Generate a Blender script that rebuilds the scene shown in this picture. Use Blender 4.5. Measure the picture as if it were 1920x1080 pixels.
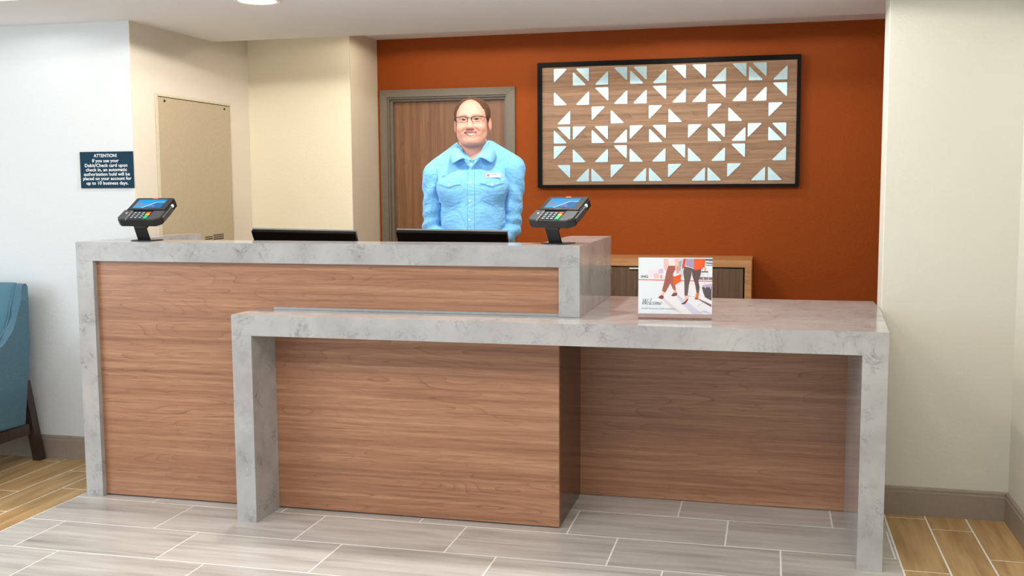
import bpy, bmesh, math, random
import numpy as np
from mathutils import Vector, Matrix
R = math.radians
random.seed(7)
for o in list(bpy.data.objects): bpy.data.objects.remove(o)
SC = bpy.context.scene
COL = SC.collection

# ---------------------------------------------------------------- camera
cam = bpy.data.objects.new('camera', bpy.data.cameras.new('camera'))
COL.objects.link(cam)
cam.data.sensor_width = 36.0
cam.data.lens = 36.0 * 1950.48 / 1920.0
cam.data.clip_start = 0.05
_r = Vector((0.97060392, 0.24062021, -0.00547253))
_u = Vector((-0.01828997, 0.09641099, 0.99517355))
_f = Vector((-0.23998648, 0.96581926, -0.09797782))
M = Matrix((_r, _u, -_f)).transposed().to_4x4()
M.translation = (2.94508, -3.94776, 1.36756)
cam.matrix_world = M
SC.camera = cam

# ---------------------------------------------------------------- light and exposure
SC.view_settings.view_transform = 'Standard'
SC.view_settings.look = 'None'
SC.view_settings.gamma = 1.0
SC.view_settings.use_curve_mapping = False
SC.view_settings.exposure = 0.22
W = bpy.data.worlds.new('world'); SC.world = W
W.use_nodes = True
W.node_tree.nodes['Background'].inputs[0].default_value = (0.88, 0.95, 1.0, 1)
W.node_tree.nodes['Background'].inputs[1].default_value = 0.82

def area(name, loc, aim, size, power, color, sy=None, shape='RECTANGLE', spread=180):
    d = bpy.data.lights.new(name, 'AREA'); d.energy = power; d.color = color
    d.shape = shape; d.size = size
    if sy or shape in ('RECTANGLE', 'ELLIPSE'): d.size_y = sy or size
    d.spread = R(spread)
    o = bpy.data.objects.new(name, d); COL.objects.link(o)
    o.location = loc
    o.rotation_euler = (Vector(aim) - Vector(loc)).to_track_quat('-Z', 'Y').to_euler()
    return o
WARM = (1.0, 0.91, 0.78)
SOFTW = (1.0, 0.955, 0.89)
def spot(name, loc, power, color, angle=170, blend=.04, r=.05):
    d = bpy.data.lights.new(name, 'SPOT'); d.energy = power; d.color = color; d.spot_size = R(angle); d.spot_blend = blend; d.shadow_soft_size = r
    o = bpy.data.objects.new(name, d); COL.objects.link(o); o.location = loc; return o
# tall lobby window, behind and to the left of the photographer
area('lobby_window_light', (-3.2, -3.4, 1.6), (0.6, 0.4, 0.9), 2.6, 68, (0.76, 0.90, 1.0), 2.2)
# added fill lights overhead, to brighten the desk front and floor
area('lobby_fill_light', (1.2, -2.3, 2.66), (1.2, -1.6, 0), 1.2, 34, SOFTW, 1.2)
area('lobby_fill_light', (-1.0, -1.9, 2.66), (-.8, -1.4, 0), 1.2, 26, SOFTW, 1.2)
area('lobby_fill_light', (3.0, -2.3, 2.66), (3.0, -1.6, 0), 1.2, 40, SOFTW, 1.2)
# recessed downlights in the soffit over the desk; leftmost added to brighten the left wall
for x, p in ((-.45, 2), (0.80, 46), (1.90, 44), (2.75, 28)):
    spot('soffit_downlight_and_fill', (x, 0.20, 2.150), p, SOFTW)
# recessed downlights in the higher ceiling behind the desk
for x, p in ((1.00, 10), (1.60, 10), (2.45, 12), (3.2, 6)):
    spot('alcove_downlight', (x, 1.52, 2.245), p, WARM)

# ---------------------------------------------------------------- materials
def lin(c):
    return tuple(((v/255.)/12.92 if v/255. <= .04045 else ((v/255.+.055)/1.055)**2.4) for v in c) + (1,)
class NT:
    def __init__(s, name):
        s.m = bpy.data.materials.new(name); s.m.use_nodes = True
        s.t = s.m.node_tree; s.b = s.t.nodes['Principled BSDF']
    def n(s, typ, **kw):
        nd = s.t.nodes.new(typ)
        for k, v in kw.items():
            if k.startswith('_'): nd.inputs[k[1:].replace('__', ' ')].default_value = v
            else: setattr(nd, k, v)
        return nd
    def l(s, a, b): s.t.links.new(a, b)
    def ramp(s, fac, stops, interp='LINEAR'):
        r = s.n('ShaderNodeValToRGB'); r.color_ramp.interpolation = interp
        e = r.color_ramp.elements
        while len(e) < len(stops): e.new(0.5)
        for i, (p, c) in enumerate(stops):
            e[i].position = p; e[i].color = c if len(c) == 4 else lin(c)
        s.l(fac, r.inputs[0]); return r.outputs[0]
    def coords(s, scale=(1, 1, 1), rnd=False, which='Object'):
        tc = s.n('ShaderNodeTexCoord'); mp = s.n('ShaderNodeMapping')
        mp.inputs['Scale'].default_value = scale
        s.l(tc.outputs[which], mp.inputs['Vector'])
        if rnd:
            oi = s.n('ShaderNodeObjectInfo'); mu = s.n('ShaderNodeVectorMath', operation='SCALE')
            mu.inputs[0].default_value = (37.1, 91.7, 53.3); s.l(oi.outputs['Random'], mu.inputs['Scale'])
            s.l(mu.outputs[0], mp.inputs['Location'])
        return mp.outputs[0]
    def noise(s, vec, scale, detail=4, rough=.5, dist=0):
        nd = s.n('ShaderNodeTexNoise', _Scale=scale, _Detail=detail, _Roughness=rough, _Distortion=dist)
        s.l(vec, nd.inputs['Vector']); return nd.outputs['Fac']
    def mix(s, fac, a, b, mode='MIX'):
        mx = s.n('ShaderNodeMix', data_type='RGBA', blend_type=mode)
        for sock, v in ((mx.inputs[0], fac), (mx.inputs[6], a), (mx.inputs[7], b)):
            if hasattr(v, 'is_linked'): s.l(v, sock)
            else: sock.default_value = v
        return mx.outputs[2]
    def math(s, op, a, b=0.0, clamp=False):
        nd = s.n('ShaderNodeMath', operation=op); nd.use_clamp = clamp
        for i, v in enumerate((a, b)):
            if hasattr(v, 'is_linked'): s.l(v, nd.inputs[i])
            else: nd.inputs[i].default_value = v
        return nd.outputs[0]
    def bump(s, h, strength=.2, dist=.01):
        b = s.n('ShaderNodeBump', _Strength=strength, _Distance=dist); s.l(h, b.inputs['Height'])
        s.l(b.outputs[0], s.b.inputs['Normal'])
    def base(s, c):
        if hasattr(c, 'is_linked'): s.l(c, s.b.inputs['Base Color'])
        else: s.b.inputs['Base Color'].default_value = c
    def set(s, **kw):
        for k, v in kw.items(): s.b.inputs[k.replace('_', ' ')].default_value = v
        return s

def plain(name, rgb, rough=.5, metal=0, **kw):
    m = NT(name); v = m.coords(); f = m.noise(v, 60, 2)
    c = lin(rgb)
    m.base(m.ramp(f, [(.3, tuple(x*.94 for x in c[:3])+(1,)), (.7, tuple(min(1, x*1.04) for x in c[:3])+(1,))]))
    m.set(Roughness=rough, Metallic=metal, **kw); return m.m

def wall_paint(name, rgb, bump=.16, rough=.75, spec=.4):
    m = NT(name); v = m.coords(which='Object')
    big = m.noise(v, 1.5, 2)
    c = lin(rgb)
    m.base(m.ramp(big, [(.3, tuple(x*.97 for x in c[:3])+(1,)), (.7, c)]))
    h = m.noise(v, 105, 3, .55, .4)
    h2 = m.ramp(h, [(.42, (0, 0, 0, 1)), (.62, (1, 1, 1, 1))])
    m.bump(h2, bump, .0018); m.set(Roughness=rough, Specular_IOR_Level=spec); return m.m

def quartz(name):
    m = NT(name); v = m.coords(rnd=False)
    w = m.noise(v, 7, 6, .6, 1.2)
    vein = m.ramp(w, [(.455, (0, 0, 0, 1)), (.49, (1, 1, 1, 1)), (.505, (0, 0, 0, 1))])
    patch = m.ramp(m.noise(v, 11, 4, .6), [(.46, (0, 0, 0, 1)), (.66, (1, 1, 1, 1))])
    fine = m.noise(v, 26, 6, .65, 1.5)
    vein2 = m.ramp(fine, [(.45, (0, 0, 0, 1)), (.5, (1, 1, 1, 1)), (.535, (0, 0, 0, 1))])
    cloud = m.ramp(m.noise(v, 4.5, 5, .6, .4), [(.3, (158, 157, 157)), (.55, (175, 174, 173)), (.75, (184, 183, 181))])
    f1 = m.math('MULTIPLY', vein, patch)
    f2 = m.math('MULTIPLY', m.math('MULTIPLY', vein2, patch), .55)
    f = m.math('MULTIPLY', m.math('MAXIMUM', f1, f2), .62)
    c = m.mix(f, cloud, lin((92, 94, 100)))
    sp = m.ramp(m.noise(v, 420, 2), [(.66, (0, 0, 0, 1)), (.76, (1, 1, 1, 1))])
    c = m.mix(m.math('MULTIPLY', sp, .22), c, lin((128, 127, 128)))
    m.base(c); m.set(Roughness=.13, Specular_IOR_Level=.3); return m.m

def wood(name, dark, mid, light, axis='X', rough=.34, scale=1.0, contrast=1.0, rnd=False):
    # figured laminate: stretched noise rings plus fine pores along the grain
    m = NT(name)
    def sc(along, across):
        return {'X': (along, across, across), 'Y': (across, along, across), 'Z': (across, across, along)}[axis]
    va = m.coords(sc(.72*scale, 7.0*scale), rnd)
    field = m.noise(va, 1.5, 1.2, .40, .15)
    rings = m.math('FRACT', m.math('MULTIPLY', field, 17*contrast))
    line = m.ramp(rings, [(0, (0, 0, 0, 1)), (.55, (.06, .06, .06, 1)), (.90, (.32, .32, .32, 1)), (.965, (1, 1, 1, 1)), (1, (0, 0, 0, 1))])
    vb = m.coords(sc(.5*scale, 30*scale), rnd)
    band = m.noise(vb, 1.4, 5, .62, .1)
    vc = m.coords(sc(7*scale, 190*scale), rnd)
    pore = m.noise(vc, 1.0, 2, .6)
    base = m.ramp(band, [(.28, dark), (.5, mid), (.72, light)])
    patch = m.noise(m.coords(sc(1.1*scale, 4*scale), rnd), 1.2, 2)
    lf = m.math('MULTIPLY', line, m.ramp(patch, [(.36, (.08, .08, .08, 1)), (.62, (.62, .62, .62, 1))]))
    c = m.mix(lf, base, lin(tuple(int(x*k_) for x, k_ in zip(dark, (.78, .68, .62)))))
    pf = m.math('MULTIPLY', m.ramp(pore, [(.46, (0, 0, 0, 1)), (.70, (1, 1, 1, 1))]), .42)
    c = m.mix(pf, c, lin(tuple(int(x*.8) for x in dark)))
    m.base(c); m.set(Roughness=rough); m.bump(pore, .08, .001); return m.m

def streak_tile(name, cols, axis, rough=.35):
    m = NT(name)
    s = (1.6, 24, 1) if axis == 'X' else (24, 1.6, 1)
    f = m.noise(m.coords(s, True), 1.3, 6, .62, .35)
    s2 = (.9, 5, 1) if axis == 'X' else (5, .9, 1)
    g = m.noise(m.coords(s2, True), 1.6, 3, .5, .6)
    c = m.ramp(m.math('ADD', m.math('MULTIPLY', f, .62), m.math('MULTIPLY', g, .38)), [(.30, cols[0]), (.46, cols[1]), (.56, cols[2]), (.72, cols[3])])
    oi = m.n('ShaderNodeObjectInfo')
    tint = m.ramp(oi.outputs['Random'], [(0, (.90, .90, .90, 1)), (1, (1.0, 1.0, 1.0, 1))])
    m.base(m.mix(1.0, c, tint, 'MULTIPLY')); m.set(Roughness=rough); m.bump(f, .06, .001); return m.m

def fabric(name, a, b, scale=900, bump=.3):
    m = NT(name); v = m.coords()
    w1 = m.noise(m.coords((1, 1, 7)), scale*.25, 2); w2 = m.noise(m.coords((7, 7, 1)), scale*.25, 2)
    f = m.math('ADD', m.math('MULTIPLY', w1, .5), m.math('MULTIPLY', w2, .5))
    m.base(m.ramp(f, [(.36, a), (.62, b)])); m.set(Roughness=.85, Sheen_Weight=.25)
    m.bump(f, bump, .001); return m.m

def attr_mat(name, rough=.5, sss=0, noise=None):
    m = NT(name); a = m.n('ShaderNodeAttribute', attribute_name='Col')
    c = a.outputs['Color']
    if noise:
        f = m.noise(m.coords(), noise, 3)
        c = m.mix(1.0, c, m.ramp(f, [(.3, (.93, .92, .92, 1)), (.7, (1, 1, 1, 1))]), 'MULTIPLY')
    m.base(c); m.set(Roughness=rough)
    if sss:
        m.set(Subsurface_Weight=sss, Subsurface_Scale=.006); m.b.inputs['Subsurface Radius'].default_value = (1, .35, .2)
    return m.m

def glow(name, rgb, strength):
    m = NT(name); m.base(lin(rgb)); m.b.inputs['Emission Color'].default_value = lin(rgb); m.set(Emission_Strength=strength); return m.m

M_white = wall_paint('warm_white_wall', (214, 211, 199))
M_left = wall_paint('white_wall', (215, 219, 221))
M_beige = wall_paint('beige_wall', (218, 209, 193))
M_cream = wall_paint('cream_wall', (244, 234, 206), .2)
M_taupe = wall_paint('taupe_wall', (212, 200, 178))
M_orange = wall_paint('burnt_orange_wall', (148, 67, 2), .5, .6, .22)
M_ceil = wall_paint('ceiling_paint', (232, 232, 233), .08, .8)
M_quartz = quartz('grey_quartz')
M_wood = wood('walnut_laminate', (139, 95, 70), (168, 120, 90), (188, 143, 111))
M_woodend = wood('shaded_walnut_end', (84, 52, 34), (98, 62, 42), (112, 72, 50), 'Z', .22)  # walnut darkened: the end panel's shade is put into its colour
M_door = wood('door_veneer', (108, 70, 41), (130, 88, 53), (148, 104, 66), 'Z', .45, .9)
M_art = wood('art_walnut', (120, 90, 65), (150, 115, 85), (174, 139, 107), 'X', .5, 1.2)
M_oak = wood('light_oak', (176, 126, 78), (194, 144, 94), (206, 158, 108), 'X', .4, 1.3, .6)
M_dkdoor = wood('smoked_oak', (84, 62, 44), (104, 80, 58), (120, 94, 70), 'Z', .5, 1.6)
M_tile = streak_tile('greige_plank_tile', [(158, 151, 144), (192, 186, 180), (207, 202, 196), (217, 213, 207)], 'X', .30)
M_plank = streak_tile('honey_plank_tile', [(146, 110, 68), (184, 147, 98), (200, 164, 114), (212, 180, 134)], 'Y', .42)
M_grout = plain('pale_grout', (246, 244, 238), .8)
M_base = plain('taupe_baseboard', (150, 137, 124), .45)
M_frame = plain('taupe_door_frame', (112, 102, 86), .45)
M_black = plain('black_frame', (4, 4, 4), .5, Specular_IOR_Level=.12)
M_blackp = plain('black_plastic', (24, 25, 27), .38)
M_dkgrey = plain('charcoal_plastic', (58, 60, 62), .4)
M_steel = plain('black_steel', (12, 12, 13), .35, .3)
M_bezel = plain('grey_bezel', (120, 120, 122), .35, .4)
M_panel = plain('tan_steel_panel', (182, 166, 138), .5)
M_panelf = plain('tan_steel_frame', (208, 196, 170), .5)
M_dark = plain('dark_slot', (30, 22, 16), .8)
M_inlay = plain('mirror_inlay', (184, 210, 216), .36, .7)
M_metal = plain('brushed_metal', (190, 190, 188), .3, .9)
M_navy = plain('navy_sign', (2, 48, 68), .6, Specular_IOR_Level=.2)
M_ink = plain('white_ink', (240, 242, 242), .5)
M_chair = fabric('teal_tweed', (28, 66, 86), (84, 128, 146), 900, .4)
M_chairin = fabric('teal_velvet', (60, 104, 124), (86, 132, 152), 1400, .2)
M_legwood = wood('espresso_wood', (50, 34, 28), (62, 44, 36), (72, 52, 44), 'Z', .35)
M_white_pl = plain('white_plastic', (244, 243, 240), .4)

# ---------------------------------------------------------------- mesh helpers
ORG = Vector((0, 0, 0))
def link(name, me, mats, parent=None):
    o = bpy.data.objects.new(name, me); COL.objects.link(o)
    for mt in (mats if isinstance(mats, (list, tuple)) else [mats]): me.materials.append(mt)
    if parent is not None: o.parent = parent
    return o
def bm_obj(name, bm, mat, parent=None, smooth=False, shift=True):
    if shift and ORG.length > 0: bmesh.ops.translate(bm, vec=-ORG, verts=bm.verts)
    bmesh.ops.recalc_face_normals(bm, faces=bm.faces)
    me = bpy.data.meshes.new(name); bm.to_mesh(me); bm.free()
    if smooth:
        for p in me.polygons: p.use_smooth = True
    return link(name, me, mat, parent)
def add_box(bm, x0, x1, y0, y1, z0, z1, bev=0, seg=1):
    ret = bmesh.ops.create_cube(bm, size=1)
    for v in ret['verts']:
        v.co = Vector((x0 if v.co.x < 0 else x1, y0 if v.co.y < 0 else y1, z0 if v.co.z < 0 else z1))
    if bev > 0:
        es = list({e for v in ret['verts'] for e in v.link_edges})
        bmesh.ops.bevel(bm, geom=es, offset=bev, segments=seg, affect='EDGES', profile=.5)
def box(name, x0, x1, y0, y1, z0, z1, mat, parent=None, bev=0.0015, seg=1):
    bm = bmesh.new(); add_box(bm, x0, x1, y0, y1, z0, z1, bev, seg); return bm_obj(name, bm, mat, parent)
def add_prism(bm, pts, d0, d1, plane='xy', bev=0):
    def P(a, b, d): return {'xy': (a, b, d), 'xz': (a, d, b), 'yz': (d, a, b)}[plane]
    A = [bm.verts.new(P(a, b, d0)) for a, b in pts]; B = [bm.verts.new(P(a, b, d1)) for a, b in pts]
    n = len(pts); fs = [bm.faces.new(A), bm.faces.new(B[::-1])]
    for i in range(n): fs.append(bm.faces.new((A[i], B[i], B[(i+1) % n], A[(i+1) % n])))
    if bev:
        es = list({e for f in fs[:2] for e in f.edges})
        bmesh.ops.bevel(bm, geom=es, offset=bev, segments=2, affect='EDGES')
def prism(name, pts, d0, d1, mat, parent=None, plane='xy', bev=0, smooth=False):
    bm = bmesh.new(); add_prism(bm, pts, d0, d1, plane, bev); return bm_obj(name, bm, mat, parent, smooth)
def add_tube(bm, pts, r, seg=10, cap=True):
    pts = [Vector(p) for p in pts]; rings = []
    rs = r if isinstance(r, (list, tuple)) else [r]*len(pts)
    for i, p in enumerate(pts):
        t = (pts[min(i+1, len(pts)-1)] - pts[max(i-1, 0)]).normalized()
        a = t.cross(Vector((0, 0, 1)))
        if a.length < 1e-3: a = t.cross(Vector((0, 1, 0)))
        a.normalize(); b = t.cross(a)
        rings.append([bm.verts.new(p + rs[i]*(a*math.cos(2*math.pi*k/seg) + b*math.sin(2*math.pi*k/seg))) for k in range(seg)])
    for A, B in zip(rings, rings[1:]):
        for k in range(seg): bm.faces.new((A[k], A[(k+1) % seg], B[(k+1) % seg], B[k]))
    if cap: bm.faces.new(rings[0]); bm.faces.new(rings[-1][::-1])
def tube(name, pts, r, mat, parent=None, seg=10, smooth=True):
    bm = bmesh.new(); add_tube(bm, pts, r, seg); return bm_obj(name, bm, mat, parent, smooth)
def add_lathe(bm, prof, center, seg=32):
    cx, cy = center; rings = []
    for r, z in prof: rings.append([bm.verts.new((cx+r*math.cos(2*math.pi*k/seg), cy+r*math.sin(2*math.pi*k/seg), z)) for k in range(seg)])
    for A, B in zip(rings, rings[1:]):
        for k in range(seg): bm.faces.new((A[k], A[(k+1) % seg], B[(k+1) % seg], B[k]))
def thing(name, label, cat, loc=(0, 0, 0), rotz=0, group=None):
    global ORG
    o = bpy.data.objects.new(name, None); COL.objects.link(o); o.empty_display_size = .1
    o.location = loc; o.rotation_euler = (0, 0, rotz); o['label'] = label; o['category'] = cat
    if group: o['group'] = group
    ORG = Vector(loc) if rotz == 0 else Vector((0, 0, 0)); return o
def setting(o): o['kind'] = 'structure'; return o
def no_org():
    global ORG; ORG = Vector((0, 0, 0))
def text_mesh(body, size, align='CENTER', bold=0, shear=0, spacing=1.0):
    c = bpy.data.curves.new('t', 'FONT'); c.body = body; c.size = size; c.align_x = align
    c.offset = bold; c.shear = shear; c.resolution_u = 3; c.space_character = spacing
    o = bpy.data.objects.new('t', c); COL.objects.link(o)
    dg = bpy.context.evaluated_depsgraph_get()
    me = bpy.data.meshes.new_from_object(o.evaluated_get(dg))
    bpy.data.objects.remove(o); bpy.data.curves.remove(c)
    return me
def add_text(bm, body, size, mat4, **kw):
    me = text_mesh(body, size, **kw); me.transform(mat4); bm.from_mesh(me); bpy.data.meshes.remove(me)

# ================================================================ the setting
no_org()
fl = setting(box('floor', -3.5, 4.3, -4.6, 2.3, -.06, -.0012, M_grout, None, 0))
tile_cache = {}
def tile(name, x0, x1, y0, y1, mat):
    g = .0034
    w, d = round(x1-x0-2*g, 4), round(y1-y0-2*g, 4)
    if w < .003 or d < .003: return
    key = (name, w, d)
    if key not in tile_cache:
        bm = bmesh.new(); add_box(bm, -w/2, w/2, -d/2, d/2, -.0012, 0, .0004)
        me = bpy.data.meshes.new(name); bm.to_mesh(me); bm.free(); me.materials.append(mat); tile_cache[key] = me
    o = bpy.data.objects.new(name, tile_cache[key]); COL.objects.link(o)
    o.location = ((x0+x1)/2, (y0+y1)/2, 0); o.parent = fl
GX0, GX1, PITCH, LEN = -.03, 3.425, .308, .613
for k in range(-1, 16):
    y1 = .587 - PITCH*k; y0 = y1 - PITCH
    off = (2.595 + .2043*k) % LEN
    x = GX0 - LEN + ((off - GX0) % LEN)
    while x < GX1:
        a, b = max(x, GX0), min(x+LEN, GX1)
        tile('tile', a, b, max(y0, -4.6), min(y1, .80), M_tile); x += LEN
def planks(cols, ymin, ymax):
    for x0, x1, j in cols:
        y = ymax - ((ymax - j) % .617)
        hi = ymax
        while hi > ymin + 1e-6:
            lo = max(y, ymin); tile('plank', x0, x1, lo, hi, M_plank); hi = lo; y -= .617
PW = .1565
jl = [.073, .335, -.018, .473, .2, -.1, .4, .05, .3, .15, -.05, .25]
planks([(-.03-PW*(i+1), -.03-PW*i, jl[i]) for i in range(12)], -4.6, .53)
planks([(3.425, 3.5845, .478), (3.5845, 3.742, .355), (3.742, 3.9, .039)], -4.6, .53)
bm = bmesh.new()
for i in range(12, 22):
    y = .53
    while y > -4.5:
        add_box(bm, -.03-PW*(i+1)+.003, -.03-PW*i-.003, y-.611, y, -.0012, 0); y -= .617
o = bm_obj('plank', bm, M_plank, fl); o['kind'] = 'stuff'

ZS, ZA, ZL = 2.162, 2.255, 2.72
XL, YW, YC, YO = -.045, .53, 1.695, 2.121
setting(box('wall_left', -3.5, XL-.004, YW, YW+.12, 0, ZS, M_left, None, 0))
bm = bmesh.new(); add_prism(bm, [(XL, YW), (XL, YC), (XL-.12, YC), (XL-.12, YW+.12), (XL-.004, YW+.12), (XL-.004, YW)], 0, ZS)
add_box(bm, XL-.12, XL, 1.305, YC, ZS, ZA)
setting(bm_obj('wall_alcove', bm, M_beige))
setting(box('wall_column', XL-.12, .594, YC, YO, 0, ZA, M_cream, None, 0))
# thin slab on the column's return, darker taupe than its face
setting(box('column_return', .594, .5965, YC, YO, 0, ZA, M_taupe, None, 0))
bm = bmesh.new()
DX0, DX1, DZ = .656, 1.416, 1.908
add_box(bm, XL-.12, DX0, YO, YO+.12, 0, ZA); add_box(bm, DX1, 4.3, YO, YO+.12, 0, ZA); add_box(bm, DX0, DX1, YO, YO+.12, DZ, ZA)
setting(bm_obj('wall_back', bm, M_orange))
setting(box('wall_right', 3.392, 4.02, YW, YW+.17, 0, ZS, M_white, None, .004, 2))
setting(box('wall_side', 3.9, 4.02, -4.6, YW, 0, ZL, M_white, None, 0))
setting(box('wall_corner', 4.18, 4.3, YW+.17, YO, 0, ZA, M_orange, None, 0))
bm = bmesh.new(); add_box(bm, -3.5, 4.3, -.07, 1.305, ZS, ZL)
setting(bm_obj('ceiling', bm, M_ceil))
setting(box('ceiling', -.2, 4.3, 1.305, 2.3, ZA, ZL, M_ceil, None, 0))
setting(box('ceiling', -3.5, 4.3, -4.6, -.07, ZL, ZL+.1, M_ceil, None, 0))
def baseboard(name, pts):   # profile swept along a straight run p0->p1, standing off the wall towards n
    (x0, y0), (x1, y1), (nx, ny) = pts
    prof = [(0, 0), (.013, 0), (.013, .098), (.010, .101), (.010, .112), (.005, .119), (0, .119)]
    bm = bmesh.new()
    A = [bm.verts.new((x0+nx*d, y0+ny*d, z)) for d, z in prof]; B = [bm.verts.new((x1+nx*d, y1+ny*d, z)) for d, z in prof]
    n = len(prof); bm.faces.new(A); bm.faces.new(B[::-1])
    for i in range(n): bm.faces.new((A[i], A[(i+1) % n], B[(i+1) % n], B[i]))
    setting(bm_obj(name, bm, M_base))
baseboard('baseboard_left', ((-3.5, YW), (XL, YW), (0, -1)))
baseboard('baseboard_right', ((3.393, YW), (3.887, YW), (0, -1)))
baseboard('baseboard_side', ((3.9, -4.6), (3.9, YW), (-1, 0)))

# door behind the clerk
dr = bpy.data.objects.new('door_1', None); COL.objects.link(dr); dr['kind'] = 'structure'; dr.location = (1.04, YO, 0)
ORG = Vector((1.04, YO, 0))
YF = YO-.014
bm = bmesh.new(); add_prism(bm, [(.613, 0), (DX0+.004, 0), (DX0+.004, 1.906), (.613, 1.951)], YF, YO+.0, 'xz', .002); bm_obj('jamb', bm, M_frame, dr)
bm = bmesh.new(); add_prism(bm, [(1.464, 0), (DX1-.004, 0), (DX1-.004, 1.906), (1.464, 1.951)], YF, YO+.0, 'xz', .002); bm_obj('jamb', bm, M_frame, dr)
bm = bmesh.new(); add_prism(bm, [(.613, 1.951), (DX0+.004, 1.906), (DX1-.004, 1.906), (1.464, 1.951)], YF, YO+.0, 'xz', .002); bm_obj('head_jamb', bm, M_frame, dr)
bm = bmesh.new()
add_box(bm, DX0, DX0+.012, YO, YO+.11, 0, DZ); add_box(bm, DX1-.012, DX1, YO, YO+.11, 0, DZ); add_box(bm, DX0+.012, DX1-.012, YO, YO+.11, DZ-.012, DZ)
bm_obj('reveal', bm, M_frame, dr)
bm = bmesh.new()
add_box(bm, DX0+.012, DX0+.026, YO+.028, YO+.06, 0, DZ-.012); add_box(bm, DX1-.026, DX1-.012, YO+.028, YO+.06, 0, DZ-.012); add_box(bm, DX0+.026, DX1-.026, YO+.028, YO+.06, DZ-.026, DZ-.012)
bm_obj('door_stop', bm, M_frame, dr)
box('door_leaf', DX0+.014, DX1-.014, YO+.061, YO+.105, .005, DZ-.014, M_door, dr, .001)

# ================================================================ reception counter (tall, waterfall ends)
H1, H2 = 1.134, .8564
P = .026
rc = thing('reception_counter', 'tall reception counter with grey quartz waterfall frame and walnut front panel', 'counter', (1.1, .2, 0))
prism('countertop', [(0, 0), (2.2335, 0), (2.2335, .8153), (2.042, .8153), (2.042, .212), (.13, .212), (.13, .8153), (0, .8153)], H1-.0832, H1, M_quartz, rc, bev=.0007)
box('side_slab', 0, .0828, 0, .8153, 0, H1-.0832, M_quartz, rc, .0006)
box('side_slab', 2.1507, 2.2335, 0, .8153, H2, H1-.0832, M_quartz, rc, .0006)
box('side_slab', .0828, .13, .212, .8153, .76, H1-.0832, M_quartz, rc, .001)
fp = box('front_panel', .083, 2.147, P, P+.02, .006, H1-.0835, M_wood, rc, .0008); fp['label'] = 'wide walnut laminate front panel with horizontal grain'
ep = box('end_panel', 2.127, 2.147, P+.0205, .5048, .003, .7718, M_woodend, rc, .0008); ep['label'] = 'glossy walnut end panel with shade in its colour'
box('plinth', .09, 2.125, P+.022, P+.05, 0, .08, M_black, rc, .0005)
box('work_surface', .131, 2.041, P+.021, .56, .722, .75, M_oak, rc, .002)
box('inner_panel', 2.042, 2.15, .22, .8153, H2, H1-.0835, M_oak, rc, .001)

lc = thing('low_counter', 'lower quartz counter with open knee space, in front of the tall counter', 'counter', (2.1, .1, 0))
prism('countertop', [(.8416, -.182), (3.351, -.182), (3.388, .527), (3.388, .8153), (2.1475, .8153), (2.1475, P-.0005), (.8416, P-.0005)], H2-.0841, H2-.0004, M_quartz, lc, bev=.0007)
box('leg', .8416, .928, -.182, P-.0005, 0, H2-.0842, M_quartz, lc, .0006)
box('leg', 3.264, 3.3503, -.182, .505, 0, H2-.0842, M_quartz, lc, .0006)
box('back_panel', 2.10, 3.385, .5055, .525, .002, H2-.0842, M_wood, lc, .0008)
box('return_panel', 3.366, 3.386, .5255, .813, .002, H2-.0842, M_wood, lc, .0008)
tr = box('trim_strip', .93, 2.148, P-.009, P-.0006, H2-.0004, H2+.011, M_metal, lc, .001); tr['label'] = 'thin grey strip along the foot of the walnut panel'

# ================================================================ wall sign
def fit_text(bm, body, x0, x1, zb, cap, y, **kw):
    me = text_mesh(body, 1.0, align='LEFT', **kw)
    xs = [v.co.x for v in me.vertices]; a, b = min(xs), max(xs)
    sx = (x1-x0)/(b-a); sz = cap/.70
    for v in me.vertices: v.co = Vector((x0 + (v.co.x-a)*sx, y, zb + v.co.y*sz))
    bm.from_mesh(me); bpy.data.meshes.remove(me)
sg = thing('notice_sign', 'dark navy notice with white lettering about card holds, on white wall', 'sign', (-.197, YW, 1.366))
box('board', -.343, -.050, YW-.007, YW, 1.366, 1.5425, M_navy, sg, .001)
bm = bmesh.new()
SX = lambda p: -.343 + (p-205)/1075*.293
SZ = lambda p: 1.5425 - (p-160)/727*.1765
for body, a, b, base in (('ATTENTION!', 495, 962, 270), ('If you use your', 462, 1000, 369), ('Debit/Check card upon', 305, 1170, 463), ('check in, an automatic', 322, 1160, 549),
        ('authorization hold will be', 278, 1212, 638), ('placed on your account for', 258, 1242, 724), ('up to 10 business days.', 325, 1175, 816)):
    fit_text(bm, body, SX(a), SX(b), SZ(base), .0158, YW-.0074, bold=.012)
lt = bm_obj('lettering', bm, M_ink, sg); lt['label'] = 'white bold lettering'

# ================================================================ access panel on the alcove wall
ap = thing('access_panel', 'tan metal access door with small louvre slots on the beige alcove wall', 'panel', (XL, 1.09, .35))
Y0, Y1, Z0, Z1 = .719, 1.470, .35, 1.836
bm = bmesh.new()
for a, b, c, d in ((Y0, Y0+.020, Z0, Z1), (Y1-.012, Y1, Z0, Z1), (Y0+.020, Y1-.012, Z1-.012, Z1), (Y0+.020, Y1-.012, Z0, Z0+.015)):
    add_box(bm, XL, XL+.007, a, b, c, d, .001)
bm_obj('frame', bm, M_panelf, ap)
pd = box('door', XL, XL+.004, Y0+.0235, Y1-.0145, Z0+.018, Z1-.0155, M_panel, ap, .001)
box('shadow_gap', XL, XL+.001, Y0+.018, Y1-.010, Z0+.013, Z1-.010, M_dark, ap, 0)
for y in (.80, 1.395):
    bm = bmesh.new(); add_tube(bm, [(XL+.004, y, 1.803), (XL+.008, y, 1.803)], .006, 10); bm_obj('screw', bm, M_dark, pd)
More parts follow.
